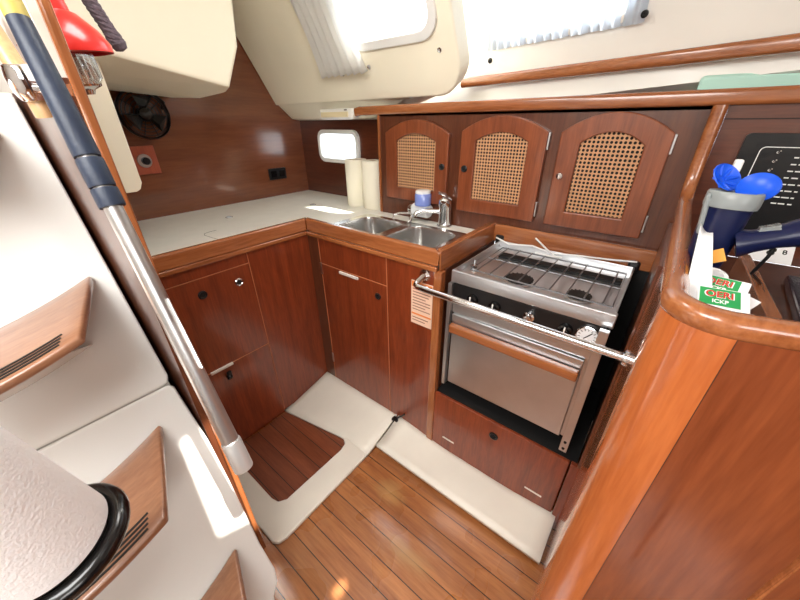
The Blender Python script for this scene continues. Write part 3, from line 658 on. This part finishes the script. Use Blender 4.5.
# grab bar in front of the stove
gb = root('grab_bar', (-0.28, 0.85, 0.87), 'stainless steel grab bar across the front of the stove', 'grab bar')
obj('tube', tube(bm_(), [(-0.60, 0.90, 0.902), (-0.603, 0.885, 0.896), (-0.608, 0.868, 0.886), (-0.606, 0.855, 0.880), (-0.592, 0.848, 0.878), (-0.56, 0.846, 0.878), (-0.28, 0.845, 0.876), (0.02, 0.845, 0.874), (0.041, 0.845, 0.874)], 0.0115, 16), CHROME, gb, smooth=True)
obj('flange', lathe(bm_(), [(0, 0), (0.024, 0), (0.022, 0.006), (0.014, 0.010), (0, 0.010)], (-0.60, YF, 0.903), (0, -1, 0), 20), CHROME, gb, smooth=True)
obj('flange', lathe(bm_(), [(0, 0), (0.022, 0), (0.021, 0.005), (0.014, 0.008), (0, 0.008)], (0.0405, 0.845, 0.874), (-1, 0, 0), 20), CHROME, gb, smooth=True)

# black bungee catch on the liner at the foot of the sink cabinet
bh = root('bungee_catch', (-0.735, 0.885, 0.06), 'black rubber catch at the foot of the sink cabinet', 'catch')
obj('block', bx(-0.755, -0.717, 0.87, 0.897, 0.055, 0.085), BLK, bh, bevel=0.006)
obj('cord', tube(bm_(), [(-0.735, 0.885, 0.08), (-0.72, 0.89, 0.10), (-0.70, 0.893, 0.12), (-0.69, 0.895, 0.135)], 0.004, 8), BLK, bh, smooth=True)

# ================================================================== RIGHT BULKHEAD WITH ROUNDED CORNER
CX, CYY, RR = 0.1065, 0.587, 0.066
bk = root('galley_bulkhead', (0.3, 0.8, 0), 'varnished bulkhead right of the stove with rounded orange-brown corner', 'bulkhead')
def cyl_arc(r, a0, a1, n=20): return [(CX+r*math.cos(math.radians(a0+(a1-a0)*i/n)), CYY+r*math.sin(math.radians(a0+(a1-a0)*i/n))) for i in range(n+1)]
A_END = 285
def ribbon(path_o, path_i, z0, z1):
    b = bm_(); pts = path_o+path_i[::-1]; n = len(pts)
    lo = [b.verts.new((x, y, z0)) for x, y in pts]; hi = [b.verts.new((x, y, z1)) for x, y in pts]
    for i in range(n): b.faces.new((lo[i], lo[(i+1) % n], hi[(i+1) % n], hi[i]))
    m_ = len(path_o)
    for L_ in (lo, hi):
        for i in range(m_-1): b.faces.new((L_[i], L_[i+1], L_[n-2-i], L_[n-1-i]))
    return b
obj('corner_column', ribbon(cyl_arc(RR, 180, A_END), cyl_arc(RR-0.02, 180, A_END), 0, 1.155), COLW, bk, smooth=True)
obj('side_panel', bx(CX-RR, CX-RR+0.018, CYY, 1.40, 0, 1.155), COLW, bk)
sdir = Vector((math.cos(math.radians(15)), math.sin(math.radians(15)), 0)); sp = Vector((CX+RR*math.cos(math.radians(A_END)), CYY+RR*math.sin(math.radians(A_END)), 0))
nd = Vector((-sdir.y, sdir.x, 0))
def pol(a, b_): q = sp+sdir*a+nd*b_; return (q.x, q.y)
obj('front_panel', ribbon([pol(0.0015, 0.0012), pol(0.8, 0.0012)], [pol(0.0015, 0.018), pol(0.8, 0.018)], 0, 1.155), PANW, bk)
obj('joint', ribbon([pol(-0.001, 0.0007), pol(0.0015, 0.0007)], [pol(-0.001, 0.01), pol(0.0015, 0.01)], 0, 1.155), SEAM, bk)
rc = 0.0535
def ca(a, r=rc, z=1.160): return (CX+r*math.cos(math.radians(a)), CYY+r*math.sin(math.radians(a)), z)
path = [(0.047, 1.352, 1.425), (0.047, 1.352, 1.33), (0.048, 1.350, 1.25), (0.049, 1.342, 1.213), (0.050, 1.318, 1.186), (0.051, 1.27, 1.172), (0.052, 1.2, 1.166), (0.053, 1.0, 1.161), (0.053, 0.75, 1.160), (CX-rc, CYY+0.02, 1.160)]
path += [ca(a) for a in range(180, 286, 7)]
e_ = Vector(ca(285)); path += [tuple(e_+sdir*t+Vector((0, 0, 0))) for t in (0.05, 0.2, 0.5, 0.78)]
obj('cap_rail', sweep(bm_(), path, rrect(0.034, 0.034, 0.014, 5)), TEAKY, bk, smooth=True)
b = ribbon([(0.059, 1.30), (0.059, 0.62)]+[ca(a, rc-0.010)[:2] for a in range(185, 285, 10)]+[pol(0.02, 0.024)], [(0.062, 1.30), (0.062, 0.62)]+[ca(a, rc-0.013)[:2] for a in range(185, 285, 10)]+[pol(0.02, 0.028)], 1.021, 1.165)
obj('lining', b, LINW, bk)
# navigation recess: floor, back wall, seam
struct(obj('trim_6', bx(0.062, 1.2, 0.62, 1.372, 1.0, 1.02), DRK))
rw = obj('wall_nav', bx(0.066, 2.0, 1.374, 1.39, 1.02, 1.44), DRKX); struct(rw)
obj('seam', bx(0.066, 1.2, 1.3725, 1.376, 1.390, 1.393), SEAM, rw)

# electric panel
ep = root('switch_panel', (0.34, 1.37, 1.12), 'black electrical switch panel with white border line on the nav wall', 'switch panel')
obj('plate', plate(bm_(), (0, 1.3715, 0), (1, 0, 0), (0, 0, 1), rot_rect(0.39, 1.22, 0.53, 0.276, 0.012), [], 0.008), BLK, ep, bevel=0.002)
b = plate(bm_(), (0, 1.3635, 0), (1, 0, 0), (0, 0, 1), rot_rect(0.4, 1.215, 0.472, 0.222, 0.012), [rot_rect(0.4, 1.215, 0.468, 0.218, 0.010)], 0.001)
obj('border_line', b, WHT, ep)
for z in (1.313, 1.291, 1.269, 1.247):
    s_ = obj('switch', lathe(bm_(), [(0, 0), (0.004, 0), (0.003, 0.006), (0, 0.006)], (0.200, 1.3635, z), (0, -1, 0), 12), CHROME, ep, smooth=True)
    obj('toggle', tube(bm_(), [(0.200, 1.357, z), (0.203, 1.350, z+0.004)], 0.0018, 8), CHROME, s_, smooth=True)
b = bm_()
for r_ in range(8):
    for c_ in (0.235, 0.33):
        z = 1.300-r_*0.0165; x = c_
        for w in (0.012, 0.016, 0.008): box(b, x, x+w*random.uniform(.7, 1), 1.3622, 1.3636, z, z+0.003); x += w+0.002
obj('lettering', b, WHT, ep)

# items in the recess -------------------------------------------------------
hl = root('handheld_spotlight', (0.12, 0.86, 1.02), 'navy blue handheld spotlight with grey collar standing face up', 'spotlight')
AX = Vector((0.02, 0.06, 1)).normalized(); HC = at(731, 203, 'y', 0.80); HB = HC-AX*0.19
obj('housing', lathe(bm_(), [(0, 0.02), (0.014, 0.02), (0.022, 0.035), (0.027, 0.08), (0.030, 0.13), (0.032, 0.185), (0, 0.185)], HB, AX, 28), NAVP, hl, smooth=True)
obj('collar', lathe(bm_(), [(0.025, 0.183), (0.036, 0.183), (0.037, 0.188), (0.037, 0.206), (0.035, 0.209), (0.029, 0.207), (0.028, 0.187), (0.025, 0.183)], HB, AX, 32), GREY, hl, smooth=True)
obj('lens', lathe(bm_(), [(0, 0.199), (0.030, 0.199), (0.030, 0.202), (0, 0.202)], HB, AX, 28), mat('lens_frost', (190, 200, 205), 0.1, coat=0.5), hl, smooth=True)
obj('clip', bx(-0.004, 0.004, -0.013, 0.013, -0.03, 0.04, M=Matrix.Translation(at(703, 216, 'y', 0.79)) @ Matrix.Rotation(-0.12, 4, 'Y')), GREY, hl, bevel=0.004)
hp = [at(735, 243, 'y', 0.79), at(752, 241, 'y', 0.79), at(772, 238, 'y', 0.79), at(792, 234, 'y', 0.80), at(830, 230, 'y', 0.82)]
hd = obj('handle', sweep(bm_(), hp, circ(0.0195, 16), scales=[1.3, 1.0, 0.9, 1.1, 1.5]), NAVP, hl, smooth=True)
b = bm_()
for k in range(8):
    q = hp[1].lerp(hp[2], 0.1+k*0.13); box(b, q.x-0.0015, q.x+0.0015, q.y-0.009, q.y+0.009, q.z+0.014, q.z+0.023)
obj('trigger_ridges', b, GREY, hd)
tp = [hp[1]+Vector((0, 0, 0.016)), hp[2]+Vector((0.004, 0, 0.016))]; obj('trigger', sweep(bm_(), tp, rrect(0.017, 0.007, 0.003)), GREY, hd, smooth=True)
obj('cable', tube(bm_(), [hp[3]+Vector((-0.01, -0.005, -0.012)), hp[3]+Vector((-0.014, -0.01, -0.04)), hp[3]+Vector((-0.02, 0.0, -0.075)), tuple(at(768, 292, 'z', 1.055))], 0.0028, 8), BLK, hl, smooth=True)

def spoon(name, c, n, r, label, ribs=False):
    c = Vector(c); t = root(name, c, label, 'funnel')
    obj('bowl', lathe(bm_(), [(0, -r*0.42), (r*0.45, -r*0.34), (r*0.8, -r*0.14), (r, 0), (r*0.96, 0.002), (r*0.76, -r*0.12), (r*0.42, -r*0.30), (0, -r*0.37)], c, n, 32), BLUE, t, smooth=True)
    if ribs:
        b = bm_(); s_, u_ = frame(Vector(n))
        for k in range(8):
            a = 2*PI*k/8; d_ = s_*math.cos(a)+u_*math.sin(a); tube(b, [c+d_*r*0.25-Vector(n).normalized()*r*0.36, c+d_*r*0.9-Vector(n).normalized()*r*0.05], 0.003, 6)
        obj('ribs', b, BLUE, t, smooth=True)
    return t
F1 = at(727, 177, 'y', 0.83); F2 = at(758, 187, 'y', 0.81)
spoon('blue_funnel', F2, (-0.15, -0.74, 0.64), 0.027, 'smooth bright blue funnel lying open on the spotlight')
spoon('blue_funnel', F1, (0.55, -0.55, 0.62), 0.026, 'ribbed blue funnel tipped away behind the smooth one', True)
wtb = at(738, 166, 'y', 0.86); tag(obj('plastic_tab', bx(wtb.x-0.006, wtb.x+0.006, wtb.y, wtb.y+0.02, wtb.z-0.012, wtb.z+0.01), WHT, bevel=0.003), 'small white plastic tab sticking up behind the blue funnels', 'tab')

# paper strip: a folded leaflet curling along the left inner side
b = bm_(); rows = []
for k in range(9):
    v = k/8
    r_ = []
    for i in range(6):
        u = i/5
        r_.append((0.062+0.006*v+u*(0.018+0.018*v), 0.75-0.13*v-u*0.012, 1.235-0.085*v-0.010*u-0.006*math.sin(PI*u)))
    rows.append(r_)
grid(b, rows); o = obj('leaflet', b, PAPW, smooth=True); mm = o.modifiers.new('t', 'SOLIDIFY'); mm.thickness = 0.001
tag(o, 'white folded leaflet curling down inside the left side of the recess', 'leaflet')
oc = at(712, 257, 'y', 0.74); tag(obj('orange_card', bx(-0.016, 0.016, -0.001, 0.001, -0.011, 0.011, M=Matrix.Translation(oc) @ Matrix.Rotation(-0.5, 4, 'Y') @ Matrix.Rotation(-0.5, 4, 'X')), ORG), 'small orange card below the navy spotlight', 'card')

def text(body, size, m, par, Mx, ext=0.0003, name='lettering'):
    cu_ = bpy.data.curves.new(name, 'FONT'); cu_.body = body; cu_.size = size; cu_.extrude = ext; cu_.align_x = 'CENTER'; cu_.align_y = 'CENTER'; cu_.offset = size*0.02
    tmp = bpy.data.objects.new('tmp', cu_); me = tmp.to_mesh().copy() if False else None
    C.objects.link(tmp); bpy.context.view_layer.update()
    dg = bpy.context.evaluated_depsgraph_get(); me = bpy.data.meshes.new_from_object(tmp.evaluated_get(dg)); bpy.data.objects.remove(tmp)
    me.transform(Mx); me.materials.clear(); me.materials.append(m)
    o = bpy.data.objects.new(name, me); C.objects.link(o); o.parent = par; return o
def sachet(c, rx, rz, label, line2):
    c = Vector(c); M_ = Matrix.Translation(c) @ Matrix.Rotation(rz, 4, 'Z') @ Matrix.Rotation(rx, 4, 'X')
    t = root('sachet', c, label, 'sachet', 'green and white sachets'); Mi = M_
    obj('packet', bx(-0.030, 0.030, -0.021, 0.021, -0.0015, 0.0015, M=Mi), PAPW, t, bevel=0.0015)
    obj('green_print', bx(-0.028, 0.019, -0.011, 0.019, 0.0015, 0.0020, M=Mi), GRN, t)
    loc = mw(t).inverted() @ Mi
    text('OERI', 0.0165, PAPW, t, loc @ Matrix.Translation((-0.005, 0.008, 0.0022)), 0.0003)
    text('OERI', 0.0150, REDT, t, loc @ Matrix.Translation((-0.005, 0.008, 0.0027)), 0.0002)
    text(line2, 0.009, PAPW, t, loc @ Matrix.Translation((-0.004, -0.004, 0.0022)), 0.0002)
sachet(tuple(at(723, 301, 'y', 0.625)), 0.55, 0.14, 'green and white sachet with red letters, front one by the rail', 'ICKP')
sachet(tuple(at(721, 288, 'y', 0.665)), 0.55, -0.15, 'green and white sachet with red letters, behind the front one', 'ICKP')
tag(obj('white_wrapper', bx(-0.012, 0.012, -0.016, 0.016, -0.001, 0.001, M=Matrix.Translation(at(744, 303, 'y', 0.66)) @ Matrix.Rotation(0.4, 4, 'X') @ Matrix.Rotation(-0.5, 4, 'Z')), PAPW), 'small plain white wrapper beside the sachets', 'wrapper')
tag(obj('tape_roll', lathe(bm_(), [(0.010, 0), (0.016, 0), (0.016, 0.012), (0.010, 0.012), (0.010, 0)], tuple(at(712, 279, 'y', 0.72)), (0.2, -0.3, 1), 24), PAPW, smooth=True), 'small white tape roll in front of the spotlight', 'tape')
# wooden divider
D0 = at(744, 256, 'z', 1.10); D1 = at(776, 325, 'z', 1.10)
tag(obj('divider', sweep(bm_(), [tuple(D0), tuple(D1)], [(-0.010, -0.055), (0.010, -0.055), (0.010, 0.005), (-0.010, 0.005)], up=(0, 0, 1)), TEAKY, bevel=0.002), 'narrow wooden divider board across the recess', 'divider')
b = ribbon([(0.262, 0.66), (0.80, 0.80)], [(0.30, 1.20), (0.80, 1.20)], 1.021, 1.045)
tag(obj('case_lid', b, PURP, bevel=0.006, seg=3), 'glossy dark purple lid lying right of the divider', 'lid')
cd = root('card', (0.285, 1.05, 1.047), 'white card with round black marks under the spotlight handle', 'card')
Mc = Matrix.Translation(at(771, 252, 'z', 1.09)) @ Matrix.Rotation(0.75, 4, 'X')
obj('sheet', bx(-0.04, 0.04, -0.03, 0.03, -0.001, 0.001, M=Mc), PAPW, cd)
loc = mw(cd).inverted() @ Mc
text('8', 0.032, BLK, cd, loc @ Matrix.Translation((0.0, 0.0, 0.0013)) @ Matrix.Rotation(-0.3, 4, 'Z')); text('8', 0.020, BLK, cd, loc @ Matrix.Translation((-0.022, 0.006, 0.0013))); text('8', 0.018, BLK, cd, loc @ Matrix.Translation((0.024, 0.003, 0.0013)))

# curved wooden edge in the lower right foreground
P0, P1 = at(738, 612, 'y', 0.44), at(815, 556, 'y', 0.44)
b = bm_(); hull(b, [P0, P1, P0+Vector((0.0, 0.012, 0.0)), P1+Vector((0, 0.012, 0)), P0+Vector((0.0, 0, -0.35)), P1+Vector((0, 0, -0.45)), P0+Vector((0, 0.012, -0.35)), P1+Vector((0, 0.012, -0.45))])
o = obj('seat_end_board', b, TEAKX, bevel=0.004); tag(o, 'teak seat end board in front of the rounded bulkhead', 'board')

# ================================================================== LEFT WALL FITTINGS
fn = root('cabin_fan', (-2.098, 0.66, 1.33), 'black round cabin fan on the aft bulkhead under the moulded box', 'fan')
FC = (-2.05, 0.645, 1.43); fx = (1, 0.0, 0.05)
cg = obj('cage', lathe(bm_(), [(0.100, -0.03), (0.106, -0.02), (0.108, 0.0), (0.104, 0.012), (0.098, 0.006), (0.098, -0.02), (0.100, -0.03)], FC, fx, 36), BLK, fn, smooth=True)
b = bm_()
for r_ in (0.03, 0.045, 0.06, 0.075, 0.09):
    tube(b, [Vector(FC)+Vector((0.014-0.1*r_, r_*math.cos(t), r_*math.sin(t))) for t in [2*PI*i/28 for i in range(28)]], 0.0022, 6, True)
for k in range(10):
    t = 2*PI*k/10; tube(b, [Vector(FC)+Vector((0.016, 0.02*math.cos(t), 0.02*math.sin(t))), Vector(FC)+Vector((0.004, 0.10*math.cos(t), 0.10*math.sin(t)))], 0.002, 6)
obj('grille', b, BLK, cg, smooth=True)
obj('hub', lathe(bm_(), [(0, 0.022), (0.024, 0.018), (0.03, 0.006), (0.03, -0.03), (0, -0.03)], FC, fx, 20), BLKG, fn, smooth=True)
b = bm_()
for k in range(3):
    M_ = Matrix.Translation(Vector(FC)+Vector((-0.012, 0, 0))) @ Matrix.Rotation(k*2*PI/3, 4, 'X') @ Matrix.Rotation(0.5, 4, 'Y')
    hull(b, [M_ @ Vector(p) for p in [(0, -0.01, 0.02), (0, 0.01, 0.02), (0, 0.045, 0.085), (0, -0.035, 0.085), (0.002, 0, 0.02), (0.002, 0.0, 0.085), (0.012, 0.02, 0.07)]])
obj('blades', b, BLK, fn)
obj('bracket', tube(bm_(), [Vector(FC)+Vector((-0.01, 0.07, 0.075)), Vector(FC)+Vector((-0.005, 0.095, 0.05)), Vector(FC)+Vector((-0.045, 0.10, 0.03))], 0.010, 10), BLK, fn, smooth=True)
os_ = root('socket_plate', (-2.098, 0.59, 1.15), 'small reddish wood plate with round silver socket and black knob below the fan', 'socket')
obj('plate', bx(-2.098, -2.088, 0.52, 0.648, 1.165, 1.295), OUTW, os_, bevel=0.002)
obj('socket_ring', lathe(bm_(), [(0, 0), (0.032, 0), (0.030, 0.006), (0, 0.006)], (-2.088, 0.59, 1.228), (1, 0, 0), 24), ALU, os_, smooth=True)
obj('knob', lathe(bm_(), [(0, 0), (0.018, 0), (0.017, 0.018), (0.013, 0.022), (0, 0.022)], (-2.082, 0.592, 1.228), (1, 0, 0), 20), BLK, os_, smooth=True)
po = root('power_outlet', (-2.098, 1.32, 1.05), 'small black double power outlet low on the aft bulkhead', 'outlet')
obj('plate', bx(-2.098, -2.090, 1.255, 1.385, 1.055, 1.125), BLK, po, bevel=0.003)
for y in (1.29, 1.35): obj('socket', bx(-2.090, -2.087, y-0.02, y+0.02, 1.07, 1.11), BLKG, po, bevel=0.001)

# moulded cockpit box
mb = root('moulded_box', (-1.8, 0.6, 1.5), 'large cream moulded box hanging over the left worktop', 'moulding')
b = hull(bm_(), [(-1.5, 0.196, 1.625), (-1.5, 0.80, 1.517), (-1.5, 0.872, 1.66), (-1.5, 0.91, 1.998), (-1.5, 0.196, 1.998), (-1.72, 0.77, 1.487), (-1.56, 0.81, 1.503), (-1.76, 0.196, 1.56), (-2.095, 0.196, 1.55), (-2.095, 0.80, 1.505), (-2.095, 0.90, 1.998), (-2.095, 0.196, 1.998)])
obj('shell', b, LIN, mb, bevel=0.012, seg=3)
sp_ = [(0.2, 0), (0.385, 0), (0.402, 0.008), (0.412, 0.03), (0.415, 0.44), (0.2, 0.44)]
obj('side_flange', plate(bm_(), (-1.6, 0, 1.165), (0, 1, 0), (0, 0, 1), sp_, [], 0.03), LIN, mb, bevel=0.006, seg=3)

# red lantern
ln = root('hanging_lantern', (-1.0, 0.218, 1.45), 'red enamel lantern with ribbed clear glass hanging behind the teak edge', 'lantern')
LA = Vector((0.02, -0.10, 1)).normalized(); LB = Vector((-1.0, 0.228, 1.456))
obj('shade', lathe(bm_(), [(0.064, 0.055), (0.071, 0.056), (0.072, 0.068), (0.060, 0.092), (0.038, 0.116), (0.026, 0.122), (0.0, 0.124), (0.0, 0.118), (0.034, 0.112), (0.054, 0.09), (0.066, 0.066), (0.064, 0.055)], LB, LA, 36), RED, ln, smooth=True)
obj('neck', lathe(bm_(), [(0, 0.118), (0.030, 0.118), (0.029, 0.135), (0.028, 0.23), (0, 0.23)], LB, LA, 28), RED, ln, smooth=True)
gp = []
obj('globe', lathe(bm_(), [(0.0, 0.004), (0.026, 0.004), (0.033, 0.016), (0.033, 0.056), (0.031, 0.056), (0.031, 0.017), (0.025, 0.007), (0, 0.007)], LB, LA, 36), LGL, ln, smooth=True)
b = bm_(); s_, u_ = frame(LA)
for k in range(22):
    a = 2*PI*k/22; d_ = s_*math.cos(a)+u_*math.sin(a); tube(b, [LB+LA*0.014+d_*0.033, LB+LA*0.055+d_*0.0335], 0.0009, 6)
obj('ribs', b, LGL, ln, smooth=True)
obj('base', lathe(bm_(), [(0, -0.012), (0.008, -0.012), (0.012, -0.004), (0.026, 0.002), (0.027, 0.006), (0, 0.006)], LB, LA, 24), CHROME, ln, smooth=True)

# braided rope
b = bm_()
R0, R1 = Vector((-1.2, 0.30, 1.76)), at(118, 44, 'x', -1.2)
s_, u_ = frame(R1-R0)
for st_ in range(4):
    pts = []
    for i in range(61):
        v = i/60; a = v*PI*9+st_*PI/2; r_ = 0.0085*(1.0 if v < .9 else 1.25)
        pts.append(R0.lerp(R1, v)+(s_*math.cos(a)+u_*math.sin(a))*r_)
    tube(b, pts, 0.0078, 8)
lathe(b, [(0, -0.015), (0.015, -0.010), (0.019, 0), (0.014, 0.012), (0, 0.016)], R1, R1-R0, 16)
tag(obj('rope', b, ROPE, smooth=True), 'dark braided rope end hanging beside the red lantern', 'rope')

# wooden hand rod with chrome bracket
hr = root('hand_rod', (-0.83, 0.12, 1.4), 'pale wooden hand rod with chrome bracket left of the navy pole', 'hand rail')
Q0, Q1, Q2 = at(-22, 8, 'y', 0.125), at(28, 85, 'y', 0.13), at(46, 117, 'y', 0.135)
obj('rod', tube(bm_(), [Q0, Q1, Q2], 0.0145, 16), ROD, hr, smooth=True)
qd = (Q2-Q1).normalized()
br = obj('bracket', lathe(bm_(), [(0.015, -0.03), (0.020, -0.028), (0.024, -0.012), (0.024, 0.010), (0.019, 0.022), (0.015, 0.024), (0.015, -0.03)], Q1, qd, 24), CHROME, hr, smooth=True)
obj('arm', tube(bm_(), [Q1+Vector((0.0, 0.0, -0.004)), Q1+Vector((0.05, 0.02, -0.01)), (-0.80, 0.162, Q1.z-0.012)], 0.009, 12), CHROME, hr, smooth=True)

# pole
pl = root('support_pole', (-0.62, 0.14, 0.65), 'tall satin metal pole with navy leather grip and yellow band, leaning upright', 'pole')
def dep(px, py, d): return Vector((0, 0, CAMZ)) + (fw + cr*((px-400)/F) - cu*((py-300)/F))*d
G0, G1 = dep(-6, -30, 0.415), dep(244, 468, 0.63)
def gp_(t): return G0.lerp(G1, t)
PD = (G1-G0); PL = PD.length
def screen_t(y):           # position along the pole of a given height in view
    lo, hi = 0.0, 1.0
    for _ in range(40):
        m_ = (lo+hi)/2; q = gp_(m_)-Vector((0, 0, CAMZ)); yy = 300-F*q.dot(cu)/q.dot(fw)
        lo, hi = (m_, hi) if yy < y else (lo, m_)
    return lo
def seg_(t0, t1, r, m, nm, n=24, ra=None): return obj(nm, lathe(bm_(), [(0, 0), ((ra or r)*0.97, 0), (ra or r, 0.003), (r, (t1-t0)*PL-0.003), (r*0.97, (t1-t0)*PL), (0, (t1-t0)*PL)], gp_(t0), PD, n), m, pl, smooth=True)
seg_(0.02, 0.985, 0.0152, ALU, 'tube', ra=0.0105)
tt = [screen_t(y) for y in (19, 157, 159.5, 187, 189, 207, 441)]
seg_(0.0, tt[0], 0.0130, YEL, 'yellow_band', ra=0.0126)
seg_(tt[0], tt[1], 0.0166, NAVY, 'grip', ra=0.0130); seg_(tt[2], tt[3], 0.0170, NAVY, 'grip'); seg_(tt[4], tt[5], 0.0173, NAVY, 'grip')
seg_(tt[6], 1.0, 0.0175, STEEL, 'end_sleeve')
obj('label_strip', bx(-0.001, 0.001, -0.003, 0.003, 0, 0.13, M=Matrix.Translation(gp_(0.56)+Vector((0.0135, 0.008, 0))) @ PD.to_track_quat('Z', 'Y').to_matrix().to_4x4()), WHT, pl)

# ================================================================== COMPANIONWAY STAIRS
# moulded trunk: front face x = -0.492 - 0.49 z
def fx_(z, off=0.0): return -0.492-0.49*z+off
Tdir = Vector((-0.49, 0, 1)).normalized()
et = root('companionway_casing', (-0.9, -0.25, 0), 'glossy white moulded companionway casing carrying the steps', 'casing')
def tp_(y, z, off=0.0): return Vector((fx_(z, off), y, z))
def slab(outline, t=0.02, off=0.0):
    b = bm_(); f = b.faces.new([b.verts.new(tp_(y, z, off)) for y, z in outline]); nrm = Vector((-1, 0, -0.49)).normalized()
    e = bmesh.ops.extrude_face_region(b, geom=[f]); bmesh.ops.translate(b, verts=[g for g in e['geom'] if isinstance(g, bmesh.types.BMVert)], vec=nrm*t); return b
up_ = [(-0.75, 0.791), (0.115, 0.791), (0.130, 0.795), (0.136, 0.81), (0.136, 0.86), (0.138, 1.45), (-0.75, 1.45)]
obj('upper_panel', slab(up_, 0.02), GEL, et, bevel=0.006, seg=3)
lo_ = [(-0.75, 0.789), (0.125, 0.789), (0.136, 0.78), (0.140, 0.70), (0.145, 0.62), (0.142, 0.5), (0.132, 0.30), (0.134, 0.21), (0.125, 0.175), (0.10, 0.15), (0.06, 0.02), (-0.75, 0.02)]
obj('lower_panel', slab(lo_, 0.02), GEL, et, bevel=0.006, seg=3)
obj('joint', slab([(-0.74, 0.780), (0.13, 0.780), (0.13, 0.800), (-0.74, 0.800)], 0.003, -0.004), GJOINT, et)
obj('side', hull(bm_(), [(fx_(1.44)-0.03, 0.135, 1.44), (fx_(0.3)-0.03, 0.125, 0.3), (fx_(0.1)-0.05, 0.10, 0.02), (-1.6, 0.135, 0.02), (-1.6, 0.135, 1.44), (fx_(1.44)-0.03, 0.128, 1.44), (fx_(0.3)-0.03, 0.115, 0.3), (fx_(0.1)-0.05, 0.09, 0.02), (-1.6, 0.128, 0.02), (-1.6, 0.128, 1.44)]), GEL, et)
obj('top', bx(-1.7, fx_(1.45), -0.75, 0.137, 1.435, 1.452), LINW, et, bevel=0.004)

def tread(z0, k, yb, yf, dx, label, n=20, first=False):
    """curved wooden tread, ends sweeping up; back edge on the trunk face"""
    t = root('stair_tread', (fx_(z0), -0.25, z0), label, 'stair tread', 'companionway treads')
    b = bm_(); rows = []; yc = -0.25
    ym = lambda y: 2*yc-y
    for j in range(7):
        v = j/6; r_ = []
        ye = yb+(yf-yb)*v
        for i in range(n+1):
            y = ym(ye)+(ye-ym(ye))*i/n
            z = z0+k*(y-yc)**2
            xb = fx_(z)+0.003
            r_.append((xb+dx*v+0.0*z, y, z))
        rows.append(r_)
    grid(b, rows)
    o = obj('board', b, TREAD, t, smooth=True); m_ = o.modifiers.new('thickness', 'SOLIDIFY'); m_.thickness = 0.018; m_.offset = 0.0
    m2 = o.modifiers.new('edge', 'BEVEL'); m2.width = 0.005; m2.segments = 2; m2.limit_method = 'ANGLE'
    b = bm_()
    for q in range(4):
        v = 0.80+q*0.045; pts = []
        ye = yb+(yf-yb)*v - 0.035
        for i in range(25):
            y = ym(ye)+(ye-ym(ye))*i/24; z = z0+k*(y-yc)**2; pts.append((fx_(z)+0.003+dx*v, y, z+0.0098))
        sweep(b, pts, [(-0.0022, -0.0012), (0.0022, -0.0012), (0.0022, 0.0012), (-0.0022, 0.0012)], up=(0, 0, 1))
    obj('nonskid_strips', b, GRIT, t)
    # white moulded bracket below the board
    b = bm_(); rows = []
    for j in range(5):
        v = j/4; r_ = []
        ye = yb+(yf-yb)*v-0.03
        for i in range(n+1):
            y = ym(ye)+(ye-ym(ye))*i/n; z = z0+k*(y-yc)**2-0.012
            r_.append((fx_(z)+0.001+(dx-0.02)*v, y, z))
        rows.append(r_)
    low = []
    for i in range(n+1):
        y = ym(yb-0.06)+(yb-0.06-ym(yb-0.06))*i/n; z = z0+k*(y-yc)**2-0.11; low.append((fx_(z), y, z))
    grid(b, rows); R = [[b.verts.new(p) for p in r] for r in (rows[-1], low)]
    for i in range(n): b.faces.new((R[0][i], R[0][i+1], R[1][i+1], R[1][i]))
    bo = obj('bracket', b, GEL, t, smooth=True)
    return t
tread(1.325, 0.45, 0.085, 0.01, 0.20, 'topmost curved wooden tread, level with the top of the white casing')
tread(1.000, 0.57, 0.100, 0.022, 0.235, 'curved wooden tread with black grip strips, above the towel roll')
tread(0.650, 0.62, 0.072, -0.008, 0.225, 'curved wooden tread half hidden by the big paper towel roll')
tread(0.275, 0.62, 0.078, -0.005, 0.225, 'lowest curved wooden tread near the cabin sole')

# big paper towel roll in the foreground with its black stand
PA = dep(52, 543, 0.455); PB = dep(-120, 465, 0.31)
tr = root('paper_towel_roll', tuple(PA), 'big white paper towel roll in a black holder on the stairs', 'paper towel roll')
ax_ = (PB-PA); LL = ax_.length; RRr = 0.067
obj('paper', lathe(bm_(), [(0.02, 0), (RRr-0.004, 0), (RRr, 0.004), (RRr, LL), (0.02, LL), (0.02, 0)], PA, ax_, 56), PAPER, tr, smooth=True)
th = root('towel_holder', tuple(PA-ax_.normalized()*0.03), 'glossy black rubber holder ring under the big paper towel roll', 'holder')
AA = PA-ax_.normalized()*0.016
obj('dish', lathe(bm_(), [(0, -0.014), (0.05, -0.016), (0.069, -0.010), (0.075, 0.000), (0.074, 0.010), (0.071, 0.011), (0.067, 0.008), (0, 0.006)], AA, ax_, 48), BLKG, th, smooth=True)
s_, u_ = frame(ax_)
pts = [AA+ax_.normalized()*0.000+(s_*math.cos(t)+u_*math.sin(t))*0.0715 for t in [2*PI*i/40 for i in range(40)]]
obj('rim', tube(bm_(), pts, 0.0135, 12, True), BLKG, th, smooth=True)
